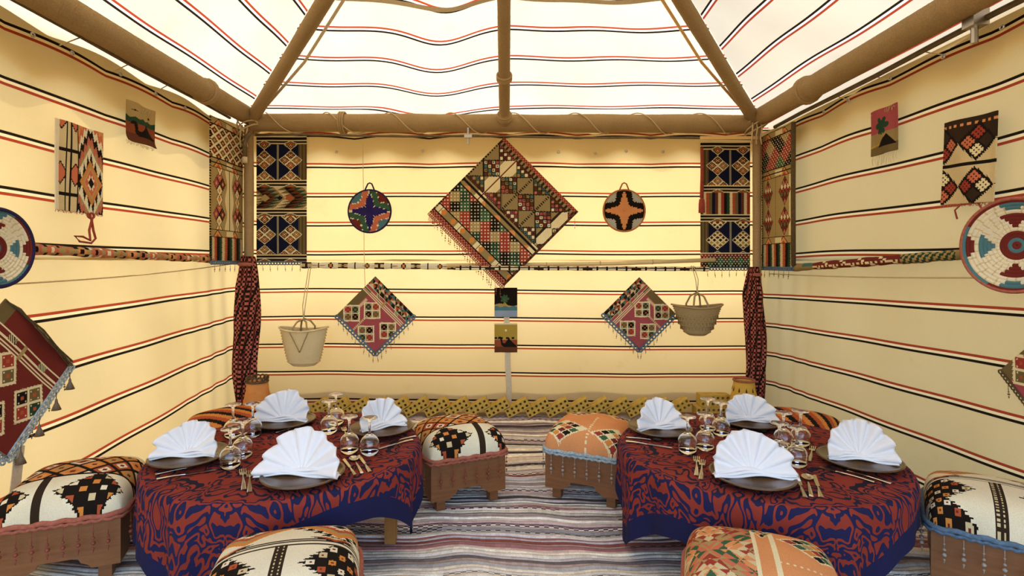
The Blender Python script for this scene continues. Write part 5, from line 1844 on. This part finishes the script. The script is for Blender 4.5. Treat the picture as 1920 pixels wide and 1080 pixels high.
# ------------------------------------------------------------------ stools
def arch(w):
    return [(-w, .055), (-w*.52, .055), (-w*.47, .068), (-w*.36, .078), (-w*.30, .098), (w*.30, .098), (w*.36, .078), (w*.47, .068), (w*.52, .055), (w, .055), (w, .245), (-w, .245)]
HB = 0.195
def panel_mesh(name, w, a):
    b = MB(); b.prism(arch(w) if a else [(-w, .055), (w, .055), (w, .245), (-w, .245)], 0, .018)
    me = b.mesh(name); me.materials.append(M['wood']); return me
PAN = panel_mesh('side_panel', HB, True); PANS = panel_mesh('side_panel', HB-.0185, True)
lgm = MB(); lgm.box(-.022, .022, -.022, .022, 0, .10); lgm = lgm.mesh('leg'); lgm.materials.append(M['wood'])
tpm = MB(); tpm.box(-HB+.019, HB-.019, -HB+.019, HB-.019, .235, .246); tpm = tpm.mesh('seat_board'); tpm.materials.append(M['wood'])
def cushion_mesh(pat, n=110, hx=.215, H=.105, dome=.035, flip=(False, False, False)):
    t = np.linspace(-1, 1, n+1)
    s = np.sign(t)*(1-(1-np.abs(t))**1.55)*.62 + t*.38
    A, B = np.meshgrid(s, s)
    Zs = (np.clip(1-np.abs(A)**7, 0, 1)*np.clip(1-np.abs(B)**7, 0, 1))**.42
    Z = H*Zs + dome*(1-A*A)*(1-B*B)
    cr = 1 - .07*np.abs(A)**4*np.abs(B)**4 - .02*(1-Zs)
    X = hx*A*cr; Y = hx*B*cr
    P = np.stack([X, Y, Z], -1)
    # arclength-like pattern coordinates so that the cloth runs down the sides
    g = (t+1)/2; gc = (g[:-1]+g[1:])/2
    U, V = np.meshgrid(gc, gc)
    if flip[2]: U, V = V, U
    if flip[0]: U = 1-U
    if flip[1]: V = 1-V
    cols = pat(U, V)
    me = grid_mesh('cushion', P, cols=cols); me.materials.append(M['woven'])
    return me
def stool(c, rot, pat, label, trim, bead, nb=7, flip=(False, False, False), z0=0.0, detail=110, H=.105):
    r = empty('box_stool', (c[0], c[1], 0.0135), math.radians(rot)); tag(r, label, 'stool')
    share('side_panel', PAN, r, (0, -HB, 0)); share('side_panel', PAN, r, (0, HB, 0), (0, 0, pi))
    share('side_panel', PANS, r, (-HB, 0, 0), (0, 0, -pi/2)); share('side_panel', PANS, r, (HB, 0, 0), (0, 0, pi/2))
    for sx in (-1, 1):
        for sy in (-1, 1): share('leg', lgm, r, (sx*(HB-.055), sy*(HB-.042), 0))
    share('seat_board', tpm, r)
    cu = link(bpy.data.objects.new('cushion', cushion_mesh(pat, detail, flip=flip, H=H)), r); cu.location = (0, 0, .246)
    e = .212
    # braid round the foot of the cushion
    b = MB(); per = []
    N_ = 96
    for i in range(N_):
        a = 2*pi*i/N_
        ca, sa = math.cos(a), math.sin(a)
        q = (abs(ca)**9+abs(sa)**9)**(-1/9)
        per.append((e*q*ca, e*q*sa))
    b.tube([(x, y, .252+.003*math.sin(i*1.3)) for i, (x, y) in enumerate(per)], .010, 6, closed=True)
    b.tube([(x*1.02, y*1.02, .236+.006*(i % 2)) for i, (x, y) in enumerate(per)], .007, 5, closed=True)
    br = b.build('braid_trim', M[trim], r, True)
    for side in range(4):
        for i in range(nb):
            t = -.185+.37*(i+.5)/nb
            x, y = [(t, -e-.008), (e+.008, t), (t, e+.008), (-e-.008, t)][side]
            share('bead_tassel', bead, br, (x, y, .232), (0, 0, random.uniform(0, 3)))
    return r
stool((-0.245, 2.815), 24, pat_latt, 'wooden stool with cream and orange lattice cushion right of the left table', 'redtrim', BEAD_REDL, 6)
stool((0.475, 2.845), -24, pat_orange2, 'wooden stool with orange lozenge cushion left of the right table', 'greytrim', BEAD_CLEAR, 6)
stool((-1.72, 2.16), 21, pat_latt, 'wooden stool with bold kilim cushion at the left edge by the wall', 'redtrim', BEAD_REDL, 8, flip=(True, False, False), detail=130)
stool((-0.635, 1.545), 14, pat_bold, 'bold black and cream kilim stool in front of the left table', 'redtrim', BEAD_REDL, 8, detail=150)
stool((0.745, 1.535), -19.6, pat_orange, 'orange kilim stool in front of the right table', 'redtrim', BEAD_REDL, 8, detail=150)
stool((1.835, 1.985), -37, pat_bold, 'black and cream kilim stool at the right edge by the wall', 'bluetrim', BEAD_CLEAR, 7, detail=130)
stool((-1.52, 2.99), 40, pat_dark, 'stool with striped orange cushion half hidden behind the left table', 'redtrim', BEAD_REDL, 6, detail=60)
stool((1.62, 2.95), -40, pat_dark, 'stool with striped orange cushion half hidden behind the right table', 'redtrim', BEAD_REDL, 6, detail=60)
